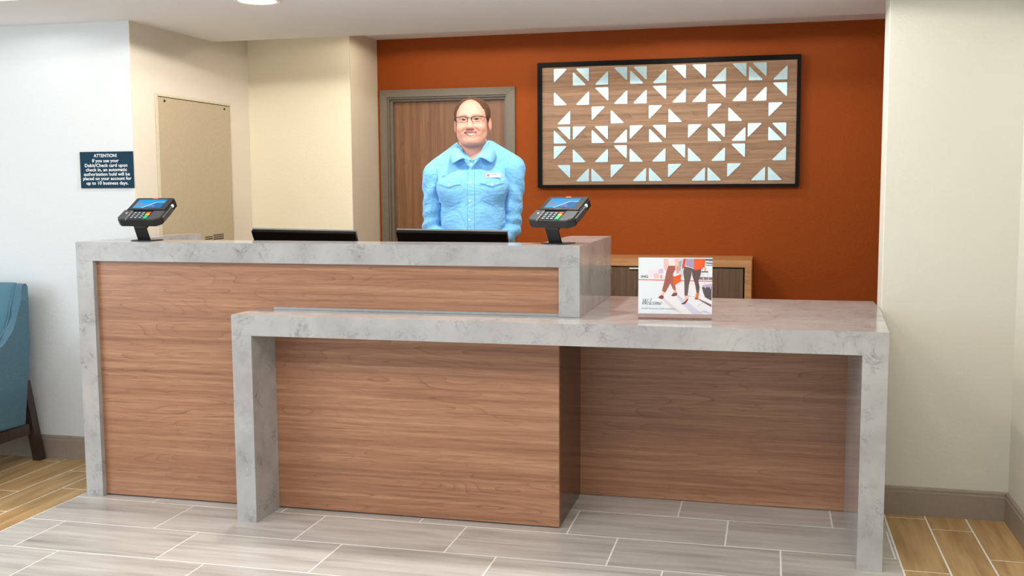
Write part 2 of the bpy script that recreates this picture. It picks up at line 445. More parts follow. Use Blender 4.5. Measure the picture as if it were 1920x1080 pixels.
for a, b, z in ((1.148, 1.224, 1.0965), (1.148, 1.224, 1.0855), (1.236, 1.344, 1.1035), (1.236, 1.344, 1.0925), (1.236, 1.344, 1.0815)):
    box('slot', XL+.0035, XL+.0055, a, b, z-.0024, z+.0024, M_dark, pd, 0)

# ================================================================ ceiling light
cl = thing('ceiling_light', 'round recessed ceiling light glowing in the white soffit', 'light', (.80, .20, ZS))
bm = bmesh.new(); add_lathe(bm, [(.098, ZS), (.098, ZS-.004), (.092, ZS-.007), (.082, ZS-.006), (.080, ZS)], (.80, .20)); bm_obj('trim_ring', bm, M_white_pl, cl, True)
bm = bmesh.new(); add_lathe(bm, [(.0805, ZS-.001), (.0805, ZS-.004), (.001, ZS-.004)], (.80, .20)); bm_obj('lens', bm, glow('lamp_lens', (255, 244, 226), 3.0), cl, True)

# ================================================================ framed wall art
wa = thing('wall_art', 'wide black-framed walnut panel with rows of mirrored triangles on orange wall', 'wall art', (2.35, YO, 1.355))
AX0, AX1, AZ0, AZ1 = 1.607, 3.094, 1.354, 2.079
box('board', AX0+.02, AX1-.02, YO-.03, YO, AZ0+.012, AZ1-.02, M_art, wa, 0)
FW, FD = .026, .044
def framebar(pts): prism('frame_bar', pts, YO-FD, YO, M_black, wa, 'xz', .002)
framebar([(AX0, AZ0), (AX0, AZ1), (AX0+FW, AZ1-FW), (AX0+FW, AZ0+.016)])
framebar([(AX1, AZ0), (AX1-.02, AZ0+.016), (AX1-.02, AZ1-FW), (AX1, AZ1)])
framebar([(AX0, AZ1), (AX1, AZ1), (AX1-.02, AZ1-FW), (AX0+FW, AZ1-FW)])
framebar([(AX0, AZ0), (AX0+FW, AZ0+.016), (AX1-.02, AZ0+.016), (AX1, AZ0)])
TRI=[
 (2.041,1.944,"TL1.704 TR1.911 BL1.816 BR2.023 TR2.133 BL2.149 TR2.245 BR2.356 TR2.466 TR2.578 BR2.689 TR2.800 BL2.813 TR2.910 BR3.022"),
 (1.929,1.832,"BL1.704 BR1.912 TR2.024 BR2.134 BR2.245 TR2.356 BR2.467 BR2.578 TR2.688 BR2.801 BR2.911 TR3.021"),
 (1.82,1.722,"BR1.801 TL1.927 BL2.038 TL2.258 BL2.370 TL2.590 BL2.704 TL2.923"),
 (1.708,1.611,"BL1.703 TR1.801 TL1.816 BL1.927 TR2.022 BR2.133 TL2.149 BL2.260 TR2.356 TL2.481 BL2.592 TR2.687 BR2.800 TL2.812 BL2.924 TR3.021"),
 (1.596,1.5,"TL1.703 BL1.816 BR2.023 TR2.133 BL2.149 BR2.355 TR2.466 BL2.482 BR2.689 TR2.799 BR3.023"),
 (1.486,1.389,"TR1.801 BR1.912 BL1.926 TL2.039 BR2.245 BL2.261 TL2.370 BR2.579 BL2.593 TL2.702 BR2.911 BL2.926")]

def tri_mesh(kind, leg=.080, r=.005):
    sx = 1 if kind[1] == 'L' else -1; sz = -1 if kind[0] == 'T' else 1
    C = [Vector((0, 0)), Vector((leg, 0)), Vector((0, leg))]; pts = []
    for i in range(3):
        p, q, s = C[i], C[(i-1) % 3], C[(i+1) % 3]
        a = p + (q-p).normalized()*(r if i == 0 else r*2.2); b = p + (s-p).normalized()*(r if i == 0 else r*2.2)
        for t in (0, .5, 1): pts.append((1-t)**2*a + 2*t*(1-t)*p + t*t*b)
    bm = bmesh.new(); add_prism(bm, [(p.x*sx, p.y*sz) for p in pts], -.004, 0, 'xz')
    bmesh.ops.recalc_face_normals(bm, faces=bm.faces)
    me = bpy.data.meshes.new('triangle_inlay'); bm.to_mesh(me); bm.free(); me.materials.append(M_inlay); return me
TM = {k: tri_mesh(k) for k in ('TL', 'TR', 'BL', 'BR')}
for zt, zb, row in TRI:
    for t in row.split():
        o = bpy.data.objects.new('triangle_inlay', TM[t[:2]]); COL.objects.link(o); o.parent = wa
        o.location = Vector((float(t[2:]), YO-.0302, zt if t[0] == 'T' else zb)) - ORG

# ================================================================ credenza against the orange wall
cr = thing('credenza', 'light oak credenza with dark smoked doors against the orange wall', 'cabinet', (2.3, 1.9, 0))
CX0, CX1, CY0, CY1, CZ = 1.72, 2.853, 1.705, 2.118, .962
box('top', CX0, CX1, CY0, CY1, CZ-.036, CZ, M_oak, cr, .0015)
for a, b in ((CX0, CX0+.036), (CX1-.036, CX1)): box('side_panel', a, b, CY0, CY1, 0, CZ-.036, M_oak, cr, .0015)
box('bottom_panel', CX0+.036, CX1-.036, CY0+.01, CY1, .06, .09, M_oak, cr, 0)
box('plinth', CX0+.036, CX1-.036, CY0+.06, CY1, 0, .06, M_black, cr, 0)
box('back_panel', CX0+.036, CX1-.036, CY1-.01, CY1, .09, CZ-.036, M_black, cr, 0)
for a, b, hx in ((CX0+.040, 2.288, 2.20), (2.292, CX1-.043, 2.30)):
    d = box('door', a, b, CY0+.004, CY0+.022, .092, CZ-.042, M_dkdoor, cr, .001)
    h = box('handle', hx+.003, hx+.083, CY0-.012, CY0+.004, CZ-.050, CZ-.044, M_white_pl, d, .001); h['label'] = 'slim pale tab handle'

# ================================================================ monitors behind the counter
def monitor(label, xa, xb, ya, za, zb):
    cx = (xa+xb)/2
    t = thing('monitor', label, 'monitor', (cx, ya+.10, .75), group=None)
    global ORG; ORG = Vector((0, 0, 0))
    w = xb-xa; h = .285; tilt = R(31); roll = math.atan2(zb-za, w)
    # local frame of the slab: top edge midpoint at (0, ya, z)
    T = Matrix.Translation(Vector((0, -.10, (za+zb)/2-.75))) @ Matrix.Rotation(-roll, 4, 'Y') @ Matrix.Rotation(tilt, 4, 'X')
    def part(name, b, mat, bev=.002):
        bm = bmesh.new(); add_box(bm, *b, bev); bmesh.ops.transform(bm, matrix=T, verts=bm.verts); return bm_obj(name, bm, mat, t)
    part('housing', (-w/2, w/2, 0, .016, -h, -.0025), M_black)
    part('bezel', (-w/2-.001, w/2+.001, .0165, .026, -h-.001, 0), M_bezel, .001)
    part('screen', (-w/2+.012, w/2-.012, .0263, .0268, -h+.016, -.012), M_black, 0)
    part('rear_bulge', (-w*.3, w*.3, -.014, -.0003, -h+.03, -.14), M_blackp, .006)
    tube('neck', [(0, .0, .015), (0, .0, .16), (0, .035, .22)], [.022, .02, .018], M_blackp, t)
    bm = bmesh.new(); add_box(bm, -.11, .11, -.09, .09, 0, .014, .004, 2); bm_obj('stand_base', bm, M_blackp, t)
    return t
monitor('black computer monitor seen from behind at the empty place, left one of two', .652, 1.155, .36, 1.1695, 1.1615)
monitor('black computer monitor seen from behind, right in front of the clerk', 1.350, 1.850, .36, 1.1695, 1.1640)

# ================================================================ card terminals
def colour_mesh(name, polys, parent, mat, T):
    # polys: list of (points2d, rgb, lift): thin flat print layers
    bm = bmesh.new(); cols = []
    for pts, rgb, lift in polys:
        vs = [bm.verts.new(T @ Vector((a, b, lift))) for a, b in pts]
        try: f = bm.faces.new(vs)
        except ValueError: continue
        cols.append(lin(rgb))
    me = bpy.data.meshes.new(name); bm.to_mesh(me); bm.free()
    at = me.color_attributes.new('Col', 'FLOAT_COLOR', 'CORNER'); i = 0
    for f, c in zip(me.polygons, cols):
        for _ in f.loop_indices: at.data[i].color = c; i += 1
    return link(name, me, mat, parent)
M_print = attr_mat('printed_card', .35)
M_screen = NT('lit_screen'); _a = M_screen.n('ShaderNodeAttribute', attribute_name='Col')
M_screen.l(_a.outputs['Color'], M_screen.b.inputs['Emission Color']); M_screen.base((0, 0, 0, 1)); M_screen.set(Emission_Strength=1.0, Roughness=.5, Specular_IOR_Level=.15); M_screen = M_screen.m
M_red = plain('red_key', (222, 62, 34), .4); M_yel = plain('yellow_key', (236, 190, 40), .4); M_grn = plain('green_key', (20, 168, 104), .4)
M_key = plain('grey_key', (74, 84, 92), .4); M_tab = glow('lit_tab', (250, 90, 60), .8); M_keypad = plain('keypad_well', (20, 24, 30), .35)
def terminal(label, loc, rotz):
    t = thing('card_terminal', label, 'card terminal', loc, rotz)
    global ORG; ORG = Vector((0, 0, 0))
    # device frame: u right, v up the slope, w out of the face; stands on a bent steel plate
    tl = R(31)
    T = Matrix.Translation(Vector((0, -.028, .094))) @ Matrix.Rotation(tl, 4, 'X')
    def pr(name, pts, w0, w1, mat, parent=t, bev=0):
        bm = bmesh.new(); add_prism(bm, pts, w0, w1, 'xy', bev); bmesh.ops.transform(bm, matrix=T, verts=bm.verts); return bm_obj(name, bm, mat, parent)
    def bxs(name, b, mat, parent=t, bev=.001):
        bm = bmesh.new(); add_box(bm, *b, bev); bmesh.ops.transform(bm, matrix=T, verts=bm.verts); return bm_obj(name, bm, mat, parent)
    L = .178
    pr('body', [(-.106, .012), (-.090, 0), (.080, 0), (.104, .018), (.104, .078), (.099, .086), (.100, L-.012), (.090, L), (-.088, L), (-.098, L-.010), (-.098, .092), (-.106, .082)], -.036, -.004, M_blackp, t, .003)
    # upper half: screen housing, proud
    sh = pr('screen_housing', [(-.094, .079), (.094, .079), (.094, L-.006), (.088, L-.001), (-.086, L-.001), (-.094, L-.006)], -.006, .002, M_blackp, t, .001)
    x0, x1, v0, v1 = -.074, .066, .093, .163
    sc = []
    for i in range(10):
        a, b = v0+(v1-v0)*i/10, v0+(v1-v0)*(i+1)/10; f = i/9
        sc.append(([(x0, a), (x1, a), (x1, b), (x0, b)], (int(70-60*f), int(170-20*f), int(225-5*f)), .0024))
    sc.append(([(x0, v0+.012), (x0+.055, v0+.026), (x0+.030, v0+.040), (x0, v0+.044)], (128, 140, 170), .0026))
    sc.append(([(x0, v0+.002), (x0+.045, v0+.006), (x0+.02, v0+.014), (x0, v0+.012)], (60, 170, 205), .0027))
    sc.append(([(x0+.046, v0), (x1, v0), (x1, v0+.046), (x0+.098, v0+.050)], (30, 112, 170), .0026))
    sc.append(([(x0+.043, v0), (x0+.049, v0), (x0+.100, v0+.046), (x0+.096, v0+.049)], (215, 240, 245), .0028))
    sc.append(([(x0+.096, v0+.049), (x0+.098, v0+.046), (x1, v0+.046), (x1, v0+.049)], (215, 240, 245), .0028))
    for q in range(7):
        cx, cy = x0+.078+.008*(q % 4), v0+.012+.006*(q % 3); s = .003
        sc.append(([(cx-s, cy-s), (cx+s, cy-s), (cx+s, cy+s), (cx-s, cy+s)], (120+10*q, 120, 180), .0029))
    s = colour_mesh('screen', sc, t, M_screen, T); s['label'] = 'lit blue screen'
    bm = bmesh.new(); add_text(bm, 'Verifone', .0085, T @ Matrix.Translation(Vector((-.004, .083, .0024))), bold=.0002); bm_obj('lettering', bm, M_bezel, t)
    bxs('status_tab', (-.012, .012, L-.0075, L-.001, -.004, .0035), M_tab)
    # lower half: left card head, keypad, right block
    lp = pr('contactless_reader', [(-.104, .014), (-.090, .002), (-.062, .002), (-.058, .074), (-.102, .074)], -.008, .003, M_dkgrey, t, .001)
    bm = bmesh.new()
    for k in range(3):
        rr = .004+.003*k
        add_tube(bm, [(-.085+rr*math.cos(a), .050+rr*math.sin(a), .0035) for a in [R(-45+15*i) for i in range(7)]], .0007, 5)
    bmesh.ops.transform(bm, matrix=T, verts=bm.verts); bm_obj('tap_symbol', bm, M_ink, lp)
    pr('front_block', [(.042, .002), (.078, .002), (.100, .018), (.100, .074), (.046, .074)], -.008, .001, M_dkgrey, t, .001)
    kp = bxs('keypad', (-.055, .042, .004, .074, -.010, -.003), M_keypad)
    bxs('card_slot', (-.062, -.057, .000, .070, -.006, .0032), M_bezel)
    for r_ in range(4):
        for c_ in range(3):
            bxs('key', (-.047+.021*c_, -.031+.021*c_, .012+.0135*r_, .022+.0135*r_, -.003, .0005), M_key, kp, .0006)
            bxs('key_mark', (-.042+.021*c_, -.036+.021*c_, .0155+.0135*r_, .0185+.0135*r_, .0005, .0008), M_ink, kp, 0)
    for a, b, mt in ((.053, .063, M_red), (.0395, .0495, M_yel), (.012, .036, M_grn)): bxs('key', (.018, .036, a, b, -.003, .0007), mt, kp, .0006)
    bxs('side_reader', (.097, .108, .030, .120, -.030, -.006), M_dkgrey, t, .002)
    bxs('stylus_clip', (.099, .1075, .122, .134, -.016, -.004), M_white_pl)
    bxs('rear_boss', (-.03, .03, .0, .09, -.050, -.036), M_blackp, t, .003)
    prism('stem', [(-.010, .072), (-.004, .072), (.016, .003), (.008, .003)], -.030, .030, M_steel, t, 'yz', .001)
    for o in t.children:
        if o.name.startswith('stem'):
            for v in o.data.vertices: v.co.x += (-.004 if v.co.z > .02 else .006)
    bm = bmesh.new(); add_box(bm, -.045, .055, -.015, .085, .0005, .004, .001); bm_obj('base_plate', bm, M_steel, t)
    return t
terminal('black card payment terminal on the left end of the counter, by the navy notice', (.262, .100, H1), 0)
terminal('black card payment terminal on the right end of the counter, before the orange wall', (2.102, .125, H1), R(-21))

# ================================================================ welcome card in acrylic stand
wc = thing('card_stand', 'clear acrylic stand holding a printed welcome card, on the low quartz counter', 'sign', (2.597, .028, H2), R(4))
no_org()
gl = NT('clear_acrylic'); gl.base((.96, .98, .98, 1)); gl.set(Roughness=.02, IOR=1.3, Transmission_Weight=1.0); M_glass = gl.m
CW, CH = .139, .236
def bx2(name, b, mat, parent, bev=.0008):
    bm = bmesh.new(); add_box(bm, *b, bev); return bm_obj(name, bm, mat, parent)
bx2('base', (-CW, CW, -.022, .030, .0005, .0045), M_glass, wc)
bx2('back_sheet', (-CW, CW, .0032, .0056, .0045, CH), M_glass, wc)
bx2('backing', (-CW+.001, CW-.001, .0012, .0030, .020, CH-.001), M_white_pl, wc)
bx2('foot_rail', (-CW+.001, CW-.001, -.004, .0012, .0046, .0115), plain('rail_reflection_tint', (176, 150, 142), .2), wc)  # pink-brown reflection in the clear rail is put into its colour
U = lambda p: -CW + (p-140)/1058*2*CW
V = lambda p: CH-.001 - (p-97)/818*(CH-.021)
def pp(lst): return [(U(a), V(b)) for a, b in lst]
T = Matrix.Translation(Vector((0, .0011, 0))) @ Matrix.Rotation(R(90), 4, 'X')
S = 1e-4
po = []
def ad(lst, rgb, lv): po.append((pp(lst), rgb, lv*S))
ad([(140, 97), (1198, 97), (1198, 915), (140, 915)], (226, 232, 238), 1)
ad([(500, 425), (1198, 432), (1198, 915), (700, 915), (420, 700)], (232, 228, 232), 2)
ad([(280, 290), (420, 250), (510, 240), (520, 415), (300, 410)], (236, 222, 232), 2)
ad([(430, 270), (490, 255), (500, 320), (430, 330)], (206, 190, 222), 3)
ad([(355, 330), (430, 320), (430, 400), (370, 405)], (240, 196, 190), 3)
ad([(455, 350), (485, 350), (485, 405), (455, 405)], (214, 170, 150), 4)
ad([(700, 110), (800, 110), (790, 370), (720, 370)], (206, 208, 216), 2)
ad([(720, 160), (765, 130), (740, 290), (722, 290)], (160, 164, 176), 3)
ad([(1095, 110), (1198, 110), (1198, 145), (1098, 138)], (110, 100, 110), 3)
ad([(1100, 160), (1198, 165), (1198, 185), (1102, 178)], (110, 100, 110), 3)
ad([(1105, 195), (1198, 198), (1198, 212), (1107, 208)], (130, 120, 128), 3)
ad([(1000, 372), (1198, 376), (1198, 415), (1000, 412)], (132, 110, 116), 3)
ad([(140, 414), (1198, 428), (1198, 440), (140, 425)], (214, 78, 50), 4)
# cast shadows printed in the picture
ad([(470, 700), (520, 690), (760, 900), (650, 860)], (222, 206, 214), 5)
ad([(690, 650), (720, 640), (1080, 915), (930, 915), (770, 770)], (208, 204, 222), 5)
ad([(985, 690), (1010, 690), (1190, 770), (1190, 808)], (120, 98, 104), 5)
ad([(1040, 880), (1100, 850), (1190, 905), (1190, 915)], (196, 202, 226), 5)
ad([(1090, 650), (1190, 690), (1190, 715), (1100, 668)], (110, 92, 98), 5)
# left walker
ad([(505, 110), (720, 110), (720, 250), (640, 300), (540, 300), (505, 240)], (232, 190, 186), 6)
ad([(565, 110), (655, 110), (670, 215), (580, 205)], (238, 222, 214), 7)
ad([(570, 215), (668, 212), (672, 260), (640, 330), (600, 470), (530, 605), (482, 580), (520, 420), (540, 310)], (160, 92, 80), 7)
ad([(590, 330), (650, 360), (682, 565), (650, 575), (590, 450)], (170, 100, 86), 6)
ad([(482, 595), (522, 605), (512, 640), (485, 640)], (248, 190, 160), 7)
ad([(645, 565), (682, 565), (690, 605), (658, 605)], (248, 170, 130), 7)
ad([(425, 680), (470, 640), (508, 652), (506, 690), (470, 700)], (142, 66, 58), 8)
ad([(612, 650), (650, 606), (700, 606), (698, 645), (650, 658)], (120, 66, 62), 8)
ad([(690, 215), (710, 215), (712, 320), (690, 325)], (240, 130, 70), 8)
ad([(640, 375), (755, 335), (752, 440), (655, 500), (645, 440)], (238, 92, 36), 9)
# right walker with trolley case
ad([(820, 110), (940, 110), (945, 250), (815, 210)], (176, 158, 186), 6)
for q in range(26):
    cx, cy = 828+(q*37) % 105, 118+(q*53) % 110; ad([(cx, cy), (cx+9, cy+3), (cx+4, cy+11)], (120, 96, 140), 7)
ad([(935, 110), (1055, 110), (1060, 260), (935, 275)], (240, 90, 30), 8)
ad([(785, 110), (822, 110), (800, 240), (770, 255), (768, 215)], (216, 74, 40), 8)
ad([(1055, 110), (1098, 110), (1085, 235), (1060, 235)], (230, 84, 34), 8)
ad([(800, 220), (905, 245), (900, 350), (866, 490), (850, 648), (805, 645), (800, 420), (785, 300)], (104, 84, 82), 7)
ad([(900, 250), (1040, 265), (1030, 350), (1000, 430), (1020, 520), (1010, 608), (978, 610), (955, 480), (915, 360)], (96, 76, 76), 7)
ad([(808, 650), (848, 650), (815, 745), (798, 742)], (246, 190, 170), 8)
ad([(757, 765), (800, 742), (850, 690), (862, 690), (850, 720), (815, 768), (775, 772)], (110, 50, 56), 9)
ad([(970, 612), (1015, 612), (1000, 690), (955, 690)], (240, 110, 40), 8)
ad([(948, 695), (960, 680), (1000, 690), (992, 700)], (110, 50, 56), 9)
ad([(1040, 290), (1138, 290), (1138, 305), (1040, 305)], (60, 50, 56), 9)
ad([(1048, 300), (1056, 300), (1108, 535), (1098, 540)], (226, 200, 206), 9)
ad([(1122, 300), (1130, 300), (1180, 545), (1170, 548)], (226, 200, 206), 9)
ad([(1080, 235), (1105, 240), (1110, 290), (1080, 292)], (240, 176, 150), 9)
ad([(1050, 520), (1190, 495), (1190, 700), (1100, 665), (1075, 610)], (88, 74, 82), 7)
ad([(1060, 490), (1190, 470), (1195, 520), (1062, 520)], (176, 162, 196), 8)
for a, b, c, d in ((880, 640, 830, 700), (860, 650, 990, 670), (1120, 715, 990, 800), (870, 470, 1000, 490)):
    n = Vector((b-d, c-a)).normalized()*1.6; ad([(a-n.x, b-n.y), (c-n.x, d-n.y), (c+n.x, d+n.y), (a+n.x, b+n.y)], (150, 140, 146), 6)
pc = colour_mesh('printed_picture', po, wc, M_print, T); pc['label'] = 'printed picture of two walkers in bright clothes with bags'
bm = bmesh.new()
def ctext(body, a, b, base, cap, **kw): fit_text(bm, body, U(a), U(b), V(base), cap, .0011-14*S, **kw)
ctext('IHG', 182, 278, 392, .0102, bold=.01)
# Welcome, in a thick-and-thin slanted serif hand drawn with a flat nib
def nib(strokes, x0, z0, s, w=.085, sl=.30):
    for pts in strokes:
        P = spline2(pts, 6)
        for a, b in zip(P, P[1:]):
            q = []
            for (px_, pz_), sg_ in ((a, -1), (a, 1), (b, 1), (b, -1)):
                q.append((x0+s*(px_+sl*pz_+sg_*w*.5*.97), z0+s*(pz_+sg_*w*.5*.22)))
            try: bm.faces.new([bm.verts.new((u_, .0011-14*S, v_)) for u_, v_ in q])
            except ValueError: pass
def spline2(pts, n):
    out = []; m = len(pts)
    if m == 2: return [pts[0], pts[1]]
    for i in range(m-1):
        p0, p1, p2, p3 = [Vector(pts[min(max(j, 0), m-1)]) for j in (i-1, i, i+1, i+2)]
        for k in range(n):
            t = k/n; v_ = .5*((2*p1)+(p2-p0)*t+(2*p0-5*p1+4*p2-p3)*t*t+(3*p1-p0-3*p2+p3)*t**3); out.append((v_.x, v_.y))
    out.append(tuple(pts[-1])); return out
e_ = [[(.05, .26), (.20, .27), (.33, .36), (.25, .48), (.12, .42), (.05, .22), (.12, .03), (.24, .01), (.36, .12)]]
GL = [([[(-.04, 1.0), (.14, 1.0)], [(.05, 1.0), (.17, .03)], [(.17, .03), (.47, .98)], [(.36, 1.0), (.54, 1.0)], [(.45, 1.0), (.56, .03)], [(.56, .03), (.90, 1.0)], [(.80, 1.0), (.97, 1.0)]], .82), (e_, .42),
      ([[(.02, 1.02), (.12, 1.05), (.10, .5), (.08, .10), (.14, .0), (.22, .10)]], .24), ([[(.33, .40), (.25, .48), (.12, .42), (.05, .22), (.12, .03), (.24, .01), (.35, .12)]], .40),
      ([[(.20, .48), (.07, .36), (.06, .14), (.18, .0), (.33, .12), (.34, .34), (.20, .48)]], .45),
      ([[(.0, .38), (.09, .47), (.09, .3), (.07, .0)], [(.09, .28), (.20, .46), (.31, .46), (.30, .26), (.28, .0)], [(.30, .28), (.42, .46), (.53, .44), (.51, .20), (.54, .02), (.62, .10)]], .68), (e_, .42)]
wd = sum(g[1] for g in GL); s_ = (U(478)-U(186))/(wd-.02); x_ = U(186)
for g, adv in GL: nib(g, x_, V(785), s_); x_ += adv*s_
lt = bm_obj('lettering', bm, plain('dark_ink', (62, 66, 78), .5), wc); lt['label'] = 'dark slanted Welcome lettering'
bm = bmesh.new()
ctext('IHG\u00ae Rewards Club members', 184, 680, 850, .0066, shear=.28)
bm_obj('lettering', bm, plain('grey_ink', (150, 158, 170), .5), wc)

# ================================================================ armchair at the left edge
ch = thing('armchair', 'teal upholstered armchair with dark splayed wooden legs, against the white wall', 'chair', (-.96, .10, 0))
SXA, SXB = -.602, -1.31
prof = [(.372, .205), (-.30, .225), (-.325, .56), (-.20, .575), (-.02, .572), (.10, .578), (.19, .585), (.262, .625), (.318, .69), (.352, .745), (.380, .83), (.397, .885), (.414, .902), (.430, .900), (.438, .885), (.425, .60)]
for a, b in ((SXA, SXA-.052), (SXB+.052, SXB)):
    bm = bmesh.new(); add_prism(bm, prof, a, b, 'yz', .008); bm_obj('side_panel', bm, M_chair, ch)
bm = bmesh.new(); add_prism(bm, [(.30, .43), (.372, .22), (.42, .60), (.436, .892), (.425, .905), (.40, .90), (.372, .86), (.30, .62)], SXA-.05, SXB+.05, 'yz', .01); bm_obj('backrest', bm, M_chairin, ch, True)
bm = bmesh.new(); add_box(bm, SXB+.054, SXA-.054, -.33, .30, .33, .46, .03, 3); bm_obj('seat', bm, M_chairin, ch, True)
bm = bmesh.new(); add_box(bm, SXB+.054, SXA-.054, -.30, .33, .21, .33, .004); bm_obj('seat_frame', bm, M_chair, ch)
def bar(bm, p0, p1, w, d):
    p0, p1 = Vector(p0), Vector(p1)
    vs = [bm.verts.new(p + Vector((sx*w/2, sy*d/2, 0))) for p in (p0, p1) for sx, sy in ((-1, -1), (1, -1), (1, 1), (-1, 1))]
    for f in ((0, 1, 2, 3), (7, 6, 5, 4), (0, 4, 5, 1), (1, 5, 6, 2), (2, 6, 7, 3), (3, 7, 4, 0)): bm.faces.new([vs[i] for i in f])
for x in (SXA-.024, SXB+.024):
    bm = bmesh.new(); bar(bm, (x, .482, 0), (x, .395, .42), .040, .046); bm_obj('leg', bm, M_legwood, ch)
    bm = bmesh.new(); bar(bm, (x-math.copysign(.03, x+.96), -.31, 0), (x-math.copysign(.03, x+.96), -.27, .21), .04, .045); bm_obj('leg', bm, M_legwood, ch)
    bm = bmesh.new(); add_box(bm, x-.018, x+.018, -.27, .40, .150, .2035, .002); bm_obj('side_rail', bm, M_legwood, ch)
bm = bmesh.new(); add_box(bm, SXB+.02, SXA-.02, -.295, -.27, .16, .205, .002); bm_obj('front_rail', bm, M_legwood, ch)

# ================================================================ the clerk
no_org()
f32 = np.float32
def nets(F, xs, ys, zs):
    S = F < 0
    c = [S[:-1,:-1,:-1], S[1:,:-1,:-1], S[:-1,1:,:-1], S[1:,1:,:-1], S[:-1,:-1,1:], S[1:,:-1,1:], S[:-1,1:,1:], S[1:,1:,1:]]
    n = sum(a.astype(np.int8) for a in c)
    I, J, K = np.nonzero((n > 0) & (n < 8))
    idx = -np.ones(n.shape, np.int32); idx[I, J, K] = np.arange(len(I))
    P = np.zeros((len(I), 3)); cnt = np.zeros(len(I))
    off = [(0,0,0),(1,0,0),(0,1,0),(1,1,0),(0,0,1),(1,0,1),(0,1,1),(1,1,1)]
    val = [F[I+a, J+b, K+d].astype(np.float64) for a, b, d in off]
    pos = [np.stack([xs[I+a], ys[J+b], zs[K+d]], 1) for a, b, d in off]
    for a, b in ((0,1),(2,3),(4,5),(6,7),(0,2),(1,3),(4,6),(5,7),(0,4),(1,5),(2,6),(3,7)):
        m = (val[a] < 0) != (val[b] < 0)
        t = np.where(m, val[a]/np.where(m, val[a]-val[b], 1), 0)
        P += np.where(m[:, None], pos[a]+(pos[b]-pos[a])*t[:, None], 0); cnt += m
    P /= cnt[:, None]
    Q = []
    for ax in range(3):
        A = S[:-1] if ax == 0 else (S[:, :-1] if ax == 1 else S[:, :, :-1])
        B = S[1:] if ax == 0 else (S[:, 1:] if ax == 1 else S[:, :, 1:])
        i, j, k = np.nonzero(A != B); fl_ = A[i, j, k]
        if ax == 0: d = ((0,-1,-1),(0,0,-1),(0,0,0),(0,-1,0))
        elif ax == 1: d = ((-1,0,-1),(-1,0,0),(0,0,0),(0,0,-1))
        else: d = ((-1,-1,0),(0,-1,0),(0,0,0),(-1,0,0))
        ok = np.ones(len(i), bool)
        for a, b, e in d:
            ii, jj, kk = i+a, j+b, k+e
            ok &= (ii >= 0) & (jj >= 0) & (kk >= 0) & (ii < n.shape[0]) & (jj < n.shape[1]) & (kk < n.shape[2])
        i, j, k, fl_ = i[ok], j[ok], k[ok], fl_[ok]
        q = np.stack([idx[i+a, j+b, k+e] for a, b, e in d], 1)
        q[~fl_] = q[~fl_][:, ::-1]; Q.append(q)
    return P, np.concatenate(Q)
def mesh_np(name, P, Q):
    me = bpy.data.meshes.new(name)
    me.vertices.add(len(P)); me.vertices.foreach_set('co', P.astype(f32).ravel())
    me.loops.add(Q.size); me.loops.foreach_set('vertex_index', Q.astype(np.int32).ravel())
    me.polygons.add(len(Q)); me.polygons.foreach_set('loop_start', np.arange(0, Q.size, 4, dtype=np.int32))
    try: me.polygons.foreach_set('loop_total', np.full(len(Q), 4, np.int32))
    except Exception: pass
    me.update(calc_edges=True); me.validate()
    me.polygons.foreach_set('use_smooth', np.ones(len(me.polygons), bool)); return me
class Grid:
    def __init__(s, xs, ys, zs):
        s.xs, s.ys, s.zs = [np.asarray(a, f32) for a in (xs, ys, zs)]
        s.X = s.xs[:, None, None]; s.Y = s.ys[None, :, None]; s.Z = s.zs[None, None, :]
def uni(a, b, h): return np.arange(a, b+h*.5, h)
def smin(a, b, k):
    h = np.clip(.5+.5*(b-a)/k, 0, 1); return b+(a-b)*h-k*h*(1-h)
def smax(a, b, k): return -smin(-a, -b, k)
def ell(X, Y, Z, c, r):
    a, b, d = (X-c[0])/r[0], (Y-c[1])/r[1], (Z-c[2])/r[2]
    k0 = np.sqrt(a*a+b*b+d*d); k1 = np.sqrt((a/r[0])**2+(b/r[1])**2+(d/r[2])**2)+1e-6
    return k0*(k0-1)/k1
def cap(X, Y, Z, p, q, r0, r1=None):
    r1 = r0 if r1 is None else r1
    d = [q[i]-p[i] for i in range(3)]; L = sum(v*v for v in d)
    t = np.clip(((X-p[0])*d[0]+(Y-p[1])*d[1]+(Z-p[2])*d[2])/L, 0, 1)
    return np.sqrt((X-p[0]-t*d[0])**2+(Y-p[1]-t*d[1])**2+(Z-p[2]-t*d[2])**2)-(r0+(r1-r0)*t)

# -- joints (x right in the picture, y away from the viewer, z up)
SHL, SHR = (-.168, .01, 1.418), (.178, .01, 1.445)
ELL, ELR = (-.186, .03, 1.165), (.170, .03, 1.17)
WRL, WRR = (-.045, -.175, 1.065), (.055, -.165, 1.055)
Zs_t = [.86, .95, 1.05, 1.15, 1.25, 1.35, 1.43, 1.49, 1.53]
A_t = [.162, .164, .164, .163, .163, .165, .152, .105, .060]
B_t = [.130, .142, .150, .150, .142, .128, .108, .078, .050]
def torso(X, Y, Z, g=0.0):
    a = np.interp(Z.ravel(), Zs_t, A_t).astype(f32).reshape(Z.shape)-g; b = np.interp(Z.ravel(), Zs_t, B_t).astype(f32).reshape(Z.shape)-g
    q = np.sqrt((X/a)**2+((Y-.012)/b)**2)
    d = (q-1)*np.minimum(a, b)
    d = smax(d, .84-Z, .02); d = smax(d, Z-1.535, .02)
    return d
